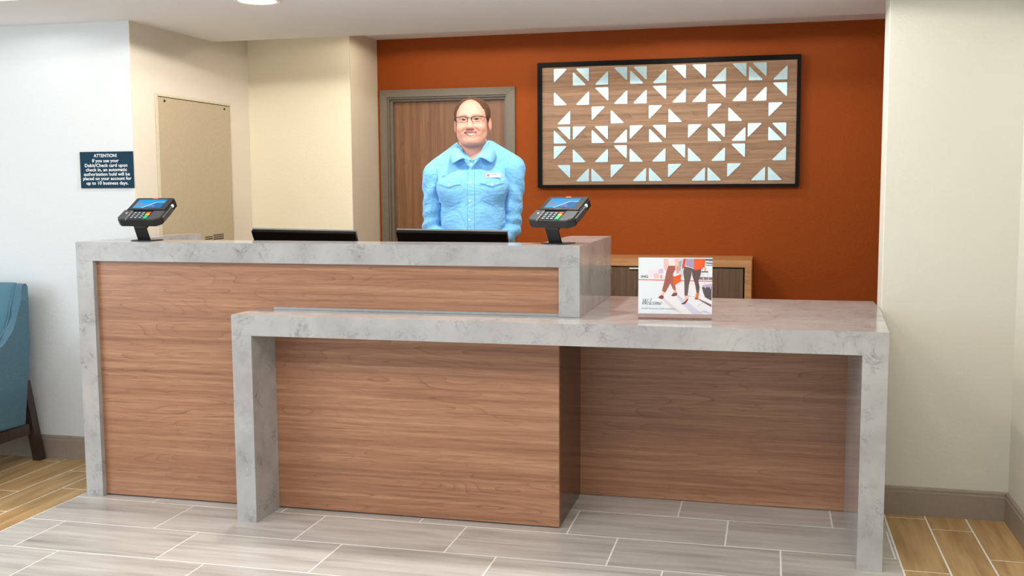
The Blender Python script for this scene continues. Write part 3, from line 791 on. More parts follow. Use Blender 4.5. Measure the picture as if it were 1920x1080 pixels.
def upper(X, Y, Z, g=0.0):
    d = torso(X, Y, Z, g)
    d = smin(d, cap(X, Y, Z, (-.03, .03, 1.525), (-.160, .012, 1.445), .062-g, .052-g), .05)
    d = smin(d, cap(X, Y, Z, (.03, .03, 1.54), (.165, .012, 1.472), .062-g, .052-g), .05)
    d = smin(d, ell(X, Y, Z, (-.085, -.075, 1.36), (.08-g, .05-g, .07-g)), .05)
    d = smin(d, ell(X, Y, Z, (.085, -.075, 1.37), (.08-g, .05-g, .07-g)), .05)
    return d
def arms(X, Y, Z, g=0.0):
    a = cap(X, Y, Z, SHL, ELL, .067-g, .052-g); a = smin(a, cap(X, Y, Z, ELL, WRL, .052-g, .038-g), .015)
    b = cap(X, Y, Z, SHR, ELR, .068-g, .052-g); b = smin(b, cap(X, Y, Z, ELR, WRR, .052-g, .038-g), .015)
    return a, b

# ---- body: one surface from scalp to hands and feet, finest at the head
hx, hy, hz = 0.0, -.012, 1.667            # between the eyes' level, head axis
HT = R(-5)                                 # head turned a little to the left of the picture
HR = R(1.5)
def headcoords(X, Y, Z):
    x, y, z = X-hx, Y-hy, Z-hz
    c, s = math.cos(HT), math.sin(HT)
    x, y = c*x+s*y, -s*x+c*y
    c, s = math.cos(HR), math.sin(HR)
    return c*x+s*z, y, -s*x+c*z
def head_inv(p):
    x, y, z = p
    c, s = math.cos(HR), math.sin(HR); x, z = c*x-s*z, s*x+c*z
    c, s = math.cos(HT), math.sin(HT); x, y = c*x-s*y, s*x+c*y
    return (x+hx, y+hy, z+hz)
def skull(x, y, z, g=0.0):
    d = ell(x, y, z, (0, .012, .026), (.0725+g, .092+g, .072+g))
    return d
def head(x, y, z):
    d = skull(x, y, z)
    d = smin(d, ell(x, y, z, (0, -.022, .010), (.0665, .068, .082)), .02)                 # forehead to face
    d = smin(d, ell(x, y, z, (0, -.026, -.038), (.0645, .062, .062)), .026)                # mid face
    d = smin(d, cap(x, y, z, (-.030, -.034, -.072), (.030, -.034, -.072), .034), .032)      # jaw
    d = smin(d, ell(x, y, z, (0, -.066, -.094), (.030, .027, .021)), .022)                 # chin
    d = smin(d, ell(x, y, z, (0, -.028, -.098), (.040, .045, .020)), .028)                  # under the chin
    for s in (-1, 1):
        d = smin(d, ell(x, y, z, (s*.038, -.066, -.036), (.026, .023, .022)), .018)         # cheeks raised by the smile
        d = smin(d, cap(x, y, z, (s*.046, -.072, .019), (s*.016, -.084, .020), .009, .010), .014)   # brow ridge
        d = smax(d, -ell(x, y, z, (s*.031, -.100, .001), (.019, .020, .0115)), .010)       # eye socket
    # nose
    n = cap(x, y, z, (0, -.084, .006), (0, -.1045, -.032), .0088, .0130)
    n = smin(n, ell(x, y, z, (0, -.1035, -.0345), (.0132, .0130, .0105)), .006)
    for s in (-1, 1): n = smin(n, ell(x, y, z, (s*.0150, -.0945, -.0375), (.0092, .011, .0078)), .006)
    for s in (-1, 1): n = smax(n, -ell(x, y, z, (s*.0070, -.1025, -.0465), (.0042, .006, .0032)), .003)
    d = smin(d, n, .010)
    # eyelids close to a smiling slit
    for s in (-1, 1):
        e = np.sqrt((x-s*.0305)**2+(y+.0755)**2+(z-.001)**2)-.0150
        slit = .0034 - 18*(x-s*.0305)**2 - np.abs(z-.0005 + 7.0*(x-s*.0305)**2)
        d = smin(d, smax(e, slit, .0015), .004)
    # smile folds, mouth
    for s in (-1, 1):
        d = smax(d, -cap(x, y, z, (s*.021, -.099, -.036), (s*.0385, -.083, -.058), .0030, .0042), .006)
        d = smin(d, ell(x, y, z, (s*.034, -.068, -.062), (.012, .012, .012)), .012)
    d = smin(d, cap(x, y, z, (-.024, -.0835, -.0575), (.024, -.0835, -.0575), .0060), .008)      # upper lip
    lipz = -.0790 + 12.0*x*x
    d = smin(d, np.sqrt((y+.0845)**2+((z-lipz))**2)-.0062 + np.maximum(np.abs(x)-.022, 0)*1.2, .008)  # lower lip
    upz = -.0608 + 7.0*x*x; loz = -.0738 + 20.0*x*x
    mo = np.maximum(np.maximum(z-upz, loz-z), np.maximum(np.abs(x)-.0305, np.maximum(y+.066, -y-.12)))
    d = smax(d, -mo, .0022)
    # ears
    for s in (-1, 1):
        X2 = (x-s*.0775)*1.0
        e = ell(x, y, z, (s*.0790, .012, -.020), (.0095, .020, .0315))
        e = smax(e, -ell(x, y, z, (s*.0885, .006, -.016), (.008, .012, .020)), .004)
        d = smin(d, e, .006)
    return d
def axis(lo, hi, f0, f1, fine, coarse):
    return np.concatenate([np.arange(lo, f0, coarse), np.arange(f0, f1, fine), np.arange(f1, hi, coarse)])
G = Grid(axis(-.30, .30, -.096, .096, .0020, .011), axis(-.30, .20, -.140, .110, .0022, .011), axis(-.02, 1.80, 1.518, 1.795, .0020, .014))
X, Y, Z = G.X, G.Y, G.Z
def legs(X, Y, Z, g=0.0):
    d = ell(X, Y, Z, (0, .02, .93), (.175-g, .135-g, .12-g))
    for s in (-1, 1):
        d = smin(d, cap(X, Y, Z, (s*.09, .02, .90), (s*.10, .01, .50), .092-g, .066-g), .03)
        d = smin(d, cap(X, Y, Z, (s*.10, .01, .50), (s*.105, .03, .09), .066-g, .050-g), .03)
    return d
HAND_L, HAND_R = (-.004, -.222, 1.052), (.020, -.205, 1.040)
def hands(X, Y, Z):
    # clasped in front of the belt: right hand below, left hand folded over it
    d = None
    for s, wr, ctr in ((1, WRR, HAND_R), (-1, WRL, HAND_L)):
        w = np.array(wr); c = np.array(ctr); ax = (c-w)/np.linalg.norm(c-w)
        up = np.array((0, -.35, 1.0)); up -= ax*up.dot(ax); up /= np.linalg.norm(up)
        nn = np.cross(ax, up)*(-s)
        if nn[1] > 0: nn = -nn
        palm = None
        for k in range(4):
            o_ = (k-1.5)*.0185
            p0 = w+ax*.006+up*o_*.55; p1 = w+ax*.075+up*o_
            q = cap(X, Y, Z, p0, p1, .0135, .0112); palm = q if palm is None else smin(palm, q, .012)
            ln = (.040, .046, .043, .033)[k] if s > 0 else (.033, .043, .046, .040)[k]
            j1 = p1 + ax*ln*.95 + nn*.004; j2 = j1 + ax*ln*.35 - nn*(-1)*.0 + np.array((0, .022, -.004)); j3 = j2 - ax*.010 + np.array((0, .016, 0))
            fgr = smin(smin(cap(X, Y, Z, p1, j1, .0095, .0088), cap(X, Y, Z, j1, j2, .0088, .0082), .003), cap(X, Y, Z, j2, j3, .0082, .0070), .003)
            palm = smin(palm, fgr, .0035)
        t0 = w+ax*.022+up*.020; t1 = t0+ax*.030+up*.026+nn*.012; t2 = t1+ax*.032+up*.006+nn*.010
        th = smin(cap(X, Y, Z, t0, t1, .013, .0105), cap(X, Y, Z, t1, t2, .0105, .0085), .004)
        palm = smin(palm, th, .008)
        palm = smin(palm, cap(X, Y, Z, w-ax*.05, w+ax*.01, .029, .025), .015)
        d = palm if d is None else np.minimum(d, palm)
    return d
d = upper(X, Y, Z, .022)
a1, a2 = arms(X, Y, Z, .020)
d = smin(d, a1, .02); d = smin(d, a2, .02)
d = smin(d, legs(X, Y, Z, .014), .03)
for s in (-1, 1): d = smin(d, cap(X, Y, Z, (s*.108, .05, .045), (s*.125, -.11, .035), .040, .032), .02)
nk = cap(X, Y, Z, (0, .030, 1.46), (0, .012, 1.60), .064, .060)
d = smin(d, nk, .03)
x, y, z = headcoords(X, Y, Z)
d = smin(d, head(x, y, z), .012)
P1, Q1 = nets(d, G.xs, G.ys, G.zs)
GH = Grid(uni(-.13, .15, .003), uni(-.30, -.10, .003), uni(.98, 1.13, .003))
P2, Q2 = nets(hands(GH.X, GH.Y, GH.Z), GH.xs, GH.ys, GH.zs)
body_me = mesh_np('body', np.concatenate([P1, P2]), np.concatenate([Q1, Q2+len(P1)]))

clerk_x, clerk_y = 1.597, .735
pe = thing('person', 'smiling man in glasses and light blue button-up shirt standing behind the tall counter', 'person', (clerk_x, clerk_y, 0), R(14))
M_skin = attr_mat('skin', .55, .05)
body = link('body', body_me, M_skin, pe)
# skin colouring: blush, lips, brows and stubble belong to the face itself; fold and lid lines are painted shade
nv = len(body_me.vertices); co = np.empty(nv*3, f32); body_me.vertices.foreach_get('co', co); co = co.reshape(-1, 3)
x, y, z = headcoords(co[:, 0], co[:, 1], co[:, 2])
base = np.array(lin((203, 148, 129))[:3]); col = np.tile(base, (nv, 1))
def paint(mask, rgb): 
    global col
    c = np.array(lin(rgb)[:3]); col = col*(1-mask[:, None]) + c*mask[:, None]
g2 = lambda cx, cy, cz, r: np.exp(-(((x-cx)/r)**2+((y-cy)/r)**2+((z-cz)/r)**2))
front = (y < -.03)
for s in (-1, 1):
    paint(.45*g2(s*.040, -.085, -.036, .024), (232, 150, 132))
    paint(.5*g2(s*.084, .010, -.020, .026), (228, 140, 122))
paint(.35*g2(0, -.115, -.034, .014), (230, 150, 132))
paint(.30*np.clip(1-((np.abs(z+.100))/.05), 0, 1)*front*(z < -.05), (206, 150, 128))
upz = -.0608 + 7.0*x*x; loz = -.0738 + 20.0*x*x
lip = np.clip(1-np.abs(z-(upz+.0020))/.0042, 0, 1) + np.clip(1-np.abs(z-(loz-.0035))/.0055, 0, 1)
lip = np.clip(lip*1.3, 0, 1)*np.clip((.030-np.abs(x))/.006, 0, 1)*(y < -.055)*(np.abs(z+.066) < .022)
paint(.75*lip, (200, 96, 92))
inside = ((z < upz-.0004) & (z > loz+.0004) & (np.abs(x) < .027) & (y > -.083) & (y < -.055))
paint(inside*.95, (92, 34, 32))
for s in (-1, 1):
    for (p_, q_, w_) in (((.021, -.036), (.0385, -.058), .4), ((.014, -.0115), (.034, -.0185), .35), ((.034, -.0185), (.050, -.015), .35)):
        dx_, dz_ = q_[0]-p_[0], q_[1]-p_[1]; t_ = np.clip(((s*x-p_[0])*dx_+(z-p_[1])*dz_)/(dx_*dx_+dz_*dz_), 0, 1)
        dd = np.sqrt((s*x-p_[0]-t_*dx_)**2+(z-p_[1]-t_*dz_)**2)
        paint(w_*np.clip(1-dd/.0024, 0, 1)*front, (158, 92, 76))  # darker lines paint the shade in smile and under-eye folds
    bz = .0205 - 9.0*(x-s*.028)**2
    br = np.clip(1-np.abs(z-bz)/.0040, 0, 1)*np.clip((.021-np.abs(x-s*.031))/.006, 0, 1)*front
    paint(.75*br, (126, 84, 60))
    crease = np.clip(1-np.abs(z-(.0066-5*(x-s*.0305)**2))/.0016, 0, 1)*(np.abs(x-s*.0305) < .014)*front
    paint(.45*crease, (150, 92, 74))  # painted shade in the upper eyelid fold
at = body_me.color_attributes.new('Col', 'FLOAT_COLOR', 'POINT')
at.data.foreach_set('color', np.concatenate([col, np.ones((nv, 1))], 1).astype(f32).ravel())

# eyes and teeth
for s in (-1, 1):
    bm = bmesh.new(); bmesh.ops.create_uvsphere(bm, u_segments=24, v_segments=16, radius=.0128)
    me = bpy.data.meshes.new('eye'); 
    gaze = Vector((.06, -1, -.02)).normalized()
    cols = []
    for v in bm.verts:
        an = math.degrees(v.co.normalized().angle(gaze)); cols.append((12, 12, 14) if an < 20 else ((62, 48, 40) if an < 42 else (206, 194, 190)))
        v.co = Vector(head_inv((v.co.x+s*.0305, v.co.y-.0765, v.co.z+.001)))
    bm.to_mesh(me); bm.free()
    at = me.color_attributes.new('Col', 'FLOAT_COLOR', 'POINT')
    for i, c in enumerate(cols): at.data[i].color = lin(c)
    for p in me.polygons: p.use_smooth = True
    link('eye', me, attr_mat('eye_surface', .15), pe)
for s in (-1, 1):
    pts = []
    for k in range(9):
        dx = -.0125+.025*k/8; zz = .0005-7*dx*dx+max(.0034-18*dx*dx, 0)+.0002
        yy_ = -.0755-math.sqrt(max(.0152**2-dx*dx-(zz-.001)**2, 1e-8)); pts.append(head_inv((s*.0305+dx, yy_-.0002, zz)))
    tube('eyelash', pts, [.0004, .0008, .0010, .0011, .0011, .0011, .0010, .0008, .0004], plain('lash', (52, 36, 30), .7), pe, 6)
bm = bmesh.new(); NTH = 8
for i in range(NTH):
    xa = -.0235+.047*i/NTH; xb = xa+.047/NTH-.00012
    def yy(v): return -.0800 + 9*v*v
    xm = (xa+xb)/2; z1 = -.0585+5*xm*xm; z0 = -.0720+16*xm*xm
    vs = [bm.verts.new(Vector(head_inv((a, yy(a)+dy, c)))) for dy in (0, .006) for a, c in ((xa, z0+.0008), (xb, z0+.0008), (xb, z1), (xa, z1))]
    for fc in ((0, 1, 2, 3), (7, 6, 5, 4), (0, 4, 5, 1), (1, 5, 6, 2), (2, 6, 7, 3), (3, 7, 4, 0)): bm.faces.new([vs[k] for k in fc])
bm_obj('teeth', bm, plain('teeth', (252, 248, 240), .25), pe)

# hair: short, brown, receding at the temples
GR = Grid(uni(-.105, .105, .0022), uni(-.13, .13, .0026), uni(1.625, 1.80, .0022))
x, y, z = headcoords(GR.X, GR.Y, GR.Z)
st = .0004*np.sin(420*x+90*y-60*z+2.0*np.sin(50*z))+.0004*np.sin(260*x-120*z+2*np.sin(60*y))
top = .0060*np.clip((z-.02)/.07, 0, 1)
h = ell(x, y, z, (0, .012, .026), (.0725+.0125, .092+.008, .072+.0055)) - top*.8 + st
h = np.minimum(h, ell(x, y, z, (0, -.022, .010), (.0665+.004, .068+.002, .082+.006)) - .001 + st)
# forehead and face left bare
fore = np.sqrt(((x+.002)/.0625)**2+((z-.012)/.0765)**2)-1
bare = np.maximum(fore*.06, y-.012)
side = np.maximum(np.maximum(y+.046, z-.045), -1.0)       # in front of the sideburns
h = smax(h, -bare, .011); h = smax(h, -side, .007)
h = smax(h, -(z+.012+0*x) , .004)
h = smax(h, -np.maximum(np.maximum(-y-.030, y-.036), z-.006)-.0 if False else h, .004)
h = smax(h, skull(x, y, z, -.010)*-1, .002)
PH, QH = nets(np.broadcast_to(h, (len(GR.xs), len(GR.ys), len(GR.zs))), GR.xs, GR.ys, GR.zs)
hm = NT('brown_hair'); _f = hm.noise(hm.coords((1, .7, .10)), 360, 3); hm.base(hm.ramp(_f, [(.3, (50, 31, 20)), (.55, (86, 56, 37)), (.75, (128, 90, 60))])); hm.set(Roughness=.75, Specular_IOR_Level=.2); hm.bump(_f, .5, .002)
hr = link('hair', mesh_np('hair', PH, QH), hm.m, pe); hr['label'] = 'short brown hair receding at the temples'

# glasses
gt = bpy.data.objects.new('glasses', None)
def gpt(a, b, c): return head_inv((a, b, c))
GX = .93
rim_y = lambda a: -.1015 + 5.0*a*a
bm = bmesh.new()
for s in (-1, 1):
    up = [(.0085, -.004), (.0092, .0080), (.012, .0108), (.0340, .0126), (.0590, .0118), (.0640, .0098)]
    lo = [(.0640, .0098), (.0625, -.004), (.0580, -.0108), (.034, -.0126), (.0150, -.0114), (.0098, -.0085), (.0085, -.004)]
    add_tube(bm, [gpt(s*a, rim_y(a), b) for a, b in up], .0017, 8)
    add_tube(bm, [gpt(s*a, rim_y(a), b) for a, b in lo], .0008, 6)
    add_tube(bm, [gpt(s*.0640, rim_y(.064), .0098), gpt(s*.0720, -.070, .0088), gpt(s*.0785, -.050, .0065), gpt(s*.0800, .0, .002), gpt(s*.0795, .018, -.006)], .0016, 8)
    add_tube(bm, [gpt(s*.0092, rim_y(.009), -.004), gpt(s*.0085, -.093, -.008)], .0007, 6)
add_tube(bm, [gpt(-.0095, rim_y(.0095), .0075), gpt(-.004, -.1035, .0082), gpt(.004, -.1035, .0082), gpt(.0095, rim_y(.0095), .0075)], .0015, 8)
fr = bm_obj('glasses', bm, plain('dark_metal_rim', (44, 36, 36), .3, .4), pe, True); fr['label'] = 'thin dark half-rim glasses'
lens = NT('clear_lens'); _t = lens.n('ShaderNodeBsdfTransparent'); _g = lens.n('ShaderNodeBsdfGlossy', _Roughness=.02); _m = lens.n('ShaderNodeMixShader', _Fac=.015)
lens.l(_t.outputs[0], _m.inputs[1]); lens.l(_g.outputs[0], _m.inputs[2]); lens.l(_m.outputs[0], lens.t.nodes['Material Output'].inputs[0])
for s in (-1, 1):
    bm = bmesh.new()
    out = [(.0090, -.004), (.0096, .0078), (.012, .0104), (.0340, .0122), (.0588, .0114), (.0634, .0096), (.0620, -.004), (.0576, -.0105), (.034, -.0122), (.0152, -.0111), (.0102, -.0083)]
    bm.faces.new([bm.verts.new(gpt(s*a, rim_y(a), b)) for a, b in out]); bm_obj('lens', bm, lens.m, fr)

# shirt
HS = .0042
GS = Grid(uni(-.268, .272, HS), uni(-.235, .165, HS), uni(.875, 1.575, HS))
X, Y, Z = GS.X, GS.Y, GS.Z
tor = upper(X, Y, Z)
aL, aR = arms(X, Y, Z)
# cloth folds: creases pressed in and soft ridges between them
def wr(v, ph): return np.sin(v+ph)
def arm_folds(el, sx):
    ez = Z-el[2]
    m = 1.0*np.exp(-((ez-.03)/.060)**2)
    q = (X-el[0])*sx*22 + Y*30 + ez*115
    f1 = .0042*m*np.sin(q+1.2*np.sin(35*Y+20*X))
    m2 = 1.5*np.exp(-((ez-.17)/.07)**2)
    f2 = .0030*m2*np.sin((X-el[0])*sx*60+ez*62+1.0+2*np.sin(24*Y))
    m3 = np.exp(-((ez+.09)/.05)**2)
    f3 = .0030*m3*np.sin(ez*130+Y*60+.5*np.sin(40*X))
    return (f1+f2+f3).astype(f32)
aL = aL+arm_folds(ELL, -1); aR = aR+arm_folds(ELR, 1)
def groove(d, pts, r, k=.012):
    for p, q in zip(pts, pts[1:]): d = smax(d, -cap(X, Y, Z, p, q, r), k)
    return d
aL = groove(aL, [(-.255, -.02, 1.385), (-.225, -.068, 1.335), (-.170, -.075, 1.275)], .013, .010)
aL = groove(aL, [(-.235, -.035, 1.262), (-.190, -.060, 1.262)], .010, .008)
aL = groove(aL, [(-.245, -.02, 1.215), (-.20, -.055, 1.222), (-.15, -.06, 1.21)], .009, .008)
aR = groove(aR, [(.160, -.078, 1.440), (.195, -.075, 1.39), (.182, -.082, 1.33), (.155, -.08, 1.27)], .013, .010)
aR = groove(aR, [(.175, -.07, 1.285), (.215, -.058, 1.305), (.245, -.03, 1.335)], .010, .009)
aR = groove(aR, [(.165, -.07, 1.225), (.215, -.052, 1.232)], .009, .008)
fold = .0022*np.sin(26*X+9*Z+1.5*np.sin(7*Z+3*X))*np.exp(-((Z-1.15)/.20)**2) + .0018*np.sin(40*X-30*Z+2)*np.exp(-((Z-1.10)/.10)**2)
tor = tor+fold.astype(f32)
for pts in ([(-.155, -.09, 1.27), (-.135, -.125, 1.21), (-.10, -.14, 1.16)], [(.150, -.09, 1.26), (.120, -.135, 1.185), (.085, -.15, 1.12)], [(.10, -.13, 1.24), (.075, -.15, 1.17)],
            [(-.085, -.10, 1.50), (-.115, -.085, 1.43), (-.13, -.08, 1.39)]):
    tor = groove(tor, pts, .010, .014)
# the arm seam: a crease where sleeve meets body
sh = smin(tor, aL, .004); sh = smin(sh, aR, .004)
seam = np.maximum(np.abs(tor-aL), 0)
sh = sh + (.011*np.exp(-((tor-aL)/.009)**2)*(Z < 1.40)*np.clip((1.42-Z)/.08, 0, 1) + .011*np.exp(-((tor-aR)/.009)**2)*np.clip((1.43-Z)/.08, 0, 1)).astype(f32)
# neckline
cut = np.maximum(np.abs(X-.002)-(Z-1.480)*.68, Y-.015)
sh = smax(sh, -cut, .003)
sh = smax(sh, -(np.sqrt((X/.074)**2+((Y-.022)/.078)**2)-1)*.07 if False else sh, .003)
neck_hole = np.maximum((np.sqrt((X/.070)**2+((Y-.020)/.074)**2)-1)*.07, 1.49-Z)
sh = smax(sh, -neck_hole, .004)
sh = smax(sh, .90-Z, .004)
# sleeves stop at the wrist
for wv, el in ((WRL, ELL), (WRR, ELR)):
    w = np.array(wv); ax = (w-np.array(el)); ax /= np.linalg.norm(ax)
    pl_ = (X-w[0])*ax[0]+(Y-w[1])*ax[1]+(Z-w[2])*ax[2]+.004
    near = np.sqrt((X-w[0])**2+(Y-w[1])**2+(Z-w[2])**2)-.075
    sh = smax(sh, np.minimum(pl_, -near), .004) if False else sh
PS, QS = nets(sh, GS.xs, GS.ys, GS.zs)
sm = NT('light_blue_chambray')
v1 = sm.noise(sm.coords((1, 1, 9)), 260, 2); v2 = sm.noise(sm.coords((9, 9, 1)), 120, 2)
fz = sm.math('ADD', sm.math('MULTIPLY', v1, .5), sm.math('MULTIPLY', v2, .5))
sm.base(sm.ramp(fz, [(.34, (80, 160, 222)), (.64, (142, 203, 243))])); sm.set(Roughness=.8, Sheen_Weight=.15); 
_w = sm.coords((1, 1, 1)); _n1 = sm.noise(sm.coords((1.2, 1, .9)), 6.5, 2, .4, 1.6); _n2 = sm.noise(sm.coords((.8, 1, 1.7)), 15, 1, .4, 1.2)
def _ridge(v): return sm.math('SUBTRACT', 1.0, sm.math('MULTIPLY', sm.math('ABSOLUTE', sm.math('SUBTRACT', v, .5)), 5.0), True)
_hh = sm.math('ADD', sm.math('MULTIPLY', _ridge(_n1), .7), sm.math('ADD', sm.math('MULTIPLY', _ridge(_n2), .3), sm.math('MULTIPLY', fz, .08)))
sm.bump(_hh, .42, .011)
M_shirt = sm.m
M_stitch = plain('shirt_stitch', (70, 130, 176), .8)
M_button = plain('pearl_button', (232, 236, 238), .3)
shirt_me = mesh_np('shirt', PS, QS)
shirt = link('shirt', shirt_me, M_shirt, pe); shirt['label'] = 'light blue chambray shirt with two flap pockets'
# find the cloth's front surface at (x, z)
def front_y(px, pz):
    i = (px-GS.xs[0])/HS; k = (pz-GS.zs[0])/HS
    i0, k0 = int(i), int(k); fi, fk = i-i0, k-k0
    def ray(ii, kk):
        line = sh[ii, :, kk]; n = np.nonzero(line < 0)[0]
        if len(n) == 0: return -.05
        j = n[0]
        if j == 0: return float(GS.ys[0])
        a, b = line[j-1], line[j]; return float(GS.ys[j-1]+HS*a/(a-b))
    return (ray(i0, k0)*(1-fi)*(1-fk)+ray(i0+1, k0)*fi*(1-fk)+ray(i0, k0+1)*(1-fi)*fk+ray(i0+1, k0+1)*fi*fk)
def patch(name, quad, nu, nv_, lift, thick, mat, parent):
    # quad: (bottom-left, bottom-right, top-right, top-left) or function (u,v)->(x,z); cloth laid on the chest
    bm = bmesh.new(); A = []; B = []
    for i in range(nu+1):
        ra, rb = [], []
        for j in range(nv_+1):
            px, pz = quad(i/nu, j/nv_); yy_ = front_y(px, pz)
            ra.append(bm.verts.new((px, yy_-lift-thick, pz))); rb.append(bm.verts.new((px, yy_-lift+.001, pz)))
        A.append(ra); B.append(rb)
    for i in range(nu):
        for j in range(nv_):
            bm.faces.new((A[i][j], A[i+1][j], A[i+1][j+1], A[i][j+1])); bm.faces.new((B[i][j+1], B[i+1][j+1], B[i+1][j], B[i][j]))
    for i in range(nu):
        bm.faces.new((A[i+1][0], A[i][0], B[i][0], B[i+1][0])); bm.faces.new((A[i][nv_], A[i+1][nv_], B[i+1][nv_], B[i][nv_]))
    for j in range(nv_):
        bm.faces.new((A[0][j], A[0][j+1], B[0][j+1], B[0][j])); bm.faces.new((A[nu][j+1], A[nu][j], B[nu][j], B[nu][j+1]))
    return bm_obj(name, bm, mat, parent, False)
PXC = lambda p: (p-885)/408
PZ = lambda p: 1.775-(p-181)/408
lerp = lambda a, b, t: a+(b-a)*t
patch('placket', lambda u, v: (lerp(-.021, .013, u)-.004*(1-v), lerp(.93, 1.462, v)), 4, 60, 0, .0016, M_shirt, shirt)
for xs_ in (-.0195, .0105):
    patch('stitching', lambda u, v: (xs_+.0012*u-.004*(1-v), lerp(.93, 1.455, v)), 1, 60, .0016, .0003, M_stitch, shirt)
for p_ in (307, 341, 375, 410):
    bx_, bz_ = PXC(883-(p_-307)*.035), PZ(p_); fy = front_y(bx_, bz_)-.0020
    bm = bmesh.new(); add_tube(bm, [(bx_, fy, bz_), (bx_, fy-.0022, bz_)], .0052, 14); bm_obj('button', bm, M_button, shirt)
def pocket(x0, x1, ztop, zfl, zfp, zbot, zpt):
    # body of the pocket with a pointed foot, then the flap with its curved lower edge
    def pk(u, v):
        zb = zbot-(zbot-zpt)*(1-abs(2*u-1)); return lerp(x0+.004, x1-.004, u), lerp(zb, ztop-.006, v)
    patch('pocket', pk, 10, 14, 0, .0012, M_shirt, shirt)
    def st(u, v):
        zb = zbot-(zbot-zpt)*(1-abs(2*u-1)); return lerp(x0+.005, x1-.005, u), zb+.002+.0010*v
    patch('stitching', st, 12, 1, .0012, .0003, M_stitch, shirt)
    def fk(u, v):
        s_ = abs(2*u-1); zb = zfl-(zfl-zfp)*(1-s_)**1.5+.0; return lerp(x0, x1, u), lerp(zb, ztop, v)
    patch('pocket_flap', fk, 14, 6, .0022, .0030, M_shirt, shirt)
    bx_, bz_ = (x0+x1)/2, zfp+.011; fy = front_y(bx_, bz_)-.0052
    bm = bmesh.new(); add_tube(bm, [(bx_, fy, bz_), (bx_, fy-.0022, bz_)], .0050, 14); bm_obj('button', bm, M_button, shirt)
pocket(PXC(819), PXC(864), PZ(335), PZ(344.5), PZ(350), PZ(378), PZ(386))
pocket(PXC(900), PXC(944), PZ(333), PZ(343), PZ(349.5), PZ(374), PZ(383))
# sleeve seams
def ridge(name, pts, r, mat):
    bm = bmesh.new(); add_tube(bm, [(a, front_y(a, b)-.0004, b) for a, b in pts], r, 6); bm_obj(name, bm, mat, shirt, True)
ridge('stitching', [(PXC(a), PZ(b)) for a, b in ((816, 307), (818, 318), (819, 330), (819.5, 342), (820, 356))], .0011, M_stitch)
ridge('stitching', [(PXC(a), PZ(b)) for a, b in ((956, 294), (951, 305), (948, 318), (947, 332), (946, 346))], .0011, M_stitch)
# collar
fold_r = [(0, .098, 1.582), (.045, .084, 1.583), (.072, .040, 1.582), (.074, -.010, 1.572), (.062, -.050, 1.548), (.050, -.068, 1.533), (.030, -.092, 1.508), (.003, -.114, 1.480)]
edge_r = [(0, .116, 1.535), (.062, .100, 1.532), (.104, .045, 1.520), (.112, -.020, 1.505), (.106, -.070, 1.488), (.088, -.128, 1.474), (.044, -.130, 1.494), (.005, -.120, 1.479)]
fold_l = [(0, .098, 1.582), (-.045, .084, 1.578), (-.070, .040, 1.570), (-.069, -.010, 1.556), (-.058, -.050, 1.536), (-.047, -.068, 1.523), (-.028, -.092, 1.502), (-.003, -.114, 1.480)]
edge_l = [(0, .116, 1.535), (-.062, .100, 1.526), (-.102, .045, 1.508), (-.108, -.020, 1.492), (-.102, -.070, 1.480), (-.086, -.128, 1.470), (-.042, -.130, 1.491), (-.005, -.120, 1.479)]
def spline(pts, n):
    out = []; m = len(pts)
    for i in range(m-1):
        p0, p1, p2, p3 = [Vector(pts[min(max(j, 0), m-1)]) for j in (i-1, i, i+1, i+2)]
        for k in range(n):
            t = k/n; out.append(.5*((2*p1)+(p2-p0)*t+(2*p0-5*p1+4*p2-p3)*t*t+(3*p1-p0-3*p2+p3)*t**3))
    out.append(Vector(pts[-1])); return out
bm = bmesh.new()
for fr_, ed in ((fold_r, edge_r), (fold_l, edge_l)):
    A = spline(fr_, 6); B = spline(ed, 6)
    n = len(A)
    rows = []
    for i in range(n):
        a = A[i]; b = B[i]
        mid = (a+b)/2 + Vector((math.copysign(.006, b.x) if abs(b.x) > .01 else 0, -.003 if b.y < 0 else .006, .007))
        inn = a + Vector((-a.x*.06, -(a.y-.01)*.06, -.030 if i < n-9 else -.006))
        rows.append([bm.verts.new(p) for p in (inn, a, mid, b)])
    for r0, r1 in zip(rows, rows[1:]):
        for k in range(3): bm.faces.new((r0[k], r1[k], r1[k+1], r0[k+1]))
bmesh.ops.remove_doubles(bm, verts=bm.verts, dist=.0005)
bmesh.ops.recalc_face_normals(bm, faces=bm.faces)
cl_ = bm_obj('collar', bm, M_shirt, shirt, True)
sd = cl_.modifiers.new('solid', 'SOLIDIFY'); sd.thickness = .0024; sd.offset = 0
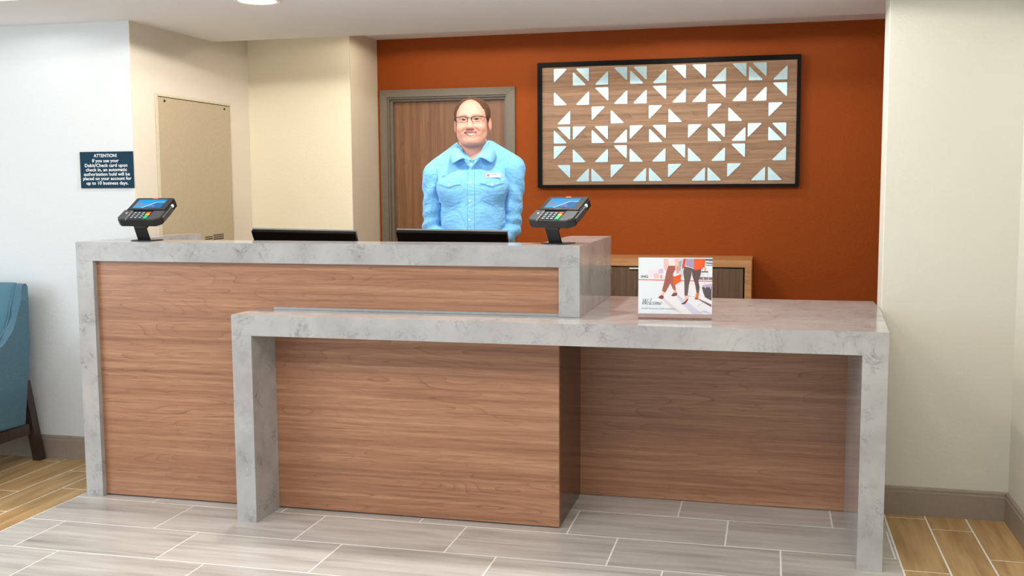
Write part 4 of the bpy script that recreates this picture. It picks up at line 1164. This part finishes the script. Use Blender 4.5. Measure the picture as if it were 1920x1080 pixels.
# name badge
bq = [PXC(911.5), PXC(938), PZ(332), PZ(324.5)]
by = min(front_y(a, b) for a in bq[:2] for b in bq[2:])-.004
bm = bmesh.new(); add_box(bm, bq[0], bq[1], by-.003, by, bq[2], bq[3], .0006); bd = bm_obj('name_badge', bm, M_white_pl, pe); bd['label'] = 'white name badge with a red round mark'
bm = bmesh.new(); add_tube(bm, [(bq[0]+.008, by-.003, (bq[2]+bq[3])/2), (bq[0]+.008, by-.0034, (bq[2]+bq[3])/2)], .0056, 18); bm_obj('emblem', bm, plain('crimson', (176, 36, 52), .4), bd)
bm = bmesh.new(); add_tube(bm, [(bq[0]+.0085, by-.0035, (bq[2]+bq[3])/2-.003), (bq[0]+.0072, by-.0035, (bq[2]+bq[3])/2), (bq[0]+.0085, by-.0035, (bq[2]+bq[3])/2+.003)], .0008, 6)
bm_obj('emblem_mark', bm, M_white_pl, bd)
bm = bmesh.new()
for k in range(4): add_box(bm, bq[0]+.030+.0046*k, bq[0]+.0335+.0046*k, by-.0034, by-.003, bq[3]-.0075, bq[3]-.0040)
for k in range(7): add_box(bm, bq[0]+.022+.0050*k, bq[0]+.026+.0050*k, by-.0034, by-.003, bq[2]+.0035, bq[2]+.0048)
bm_obj('lettering', bm, plain('badge_ink', (96, 98, 104), .5), bd)

# trousers, belt and shoes (below the counter)
GT = Grid(uni(-.24, .24, .012), uni(-.20, .20, .012), uni(.03, 1.02, .012))
t_ = legs(GT.X, GT.Y, GT.Z); t_ = smax(t_, .06-GT.Z, .006); t_ = smax(t_, GT.Z-.985, .006)
PT, QT = nets(t_, GT.xs, GT.ys, GT.zs); link('trousers', mesh_np('trousers', PT, QT), plain('dark_trousers', (38, 40, 48), .8), pe)
for s in (-1, 1):
    GF = Grid(uni(s*.115-.08, s*.115+.08, .007), uni(-.20, .13, .007), uni(-.01, .12, .007))
    q = cap(GF.X, GF.Y, GF.Z, (s*.108, .05, .045), (s*.125, -.11, .036), .050, .042); q = smax(q, -GF.Z+.001, .004); q = smin(q, cap(GF.X, GF.Y, GF.Z, (s*.106, .04, .05), (s*.106, .035, .10), .052, .054), .02); q = smax(q, -GF.Z+.001, .004)
    PF, QF = nets(q, GF.xs, GF.ys, GF.zs); link('shoe', mesh_np('shoe', PF, QF), M_blackp, pe)
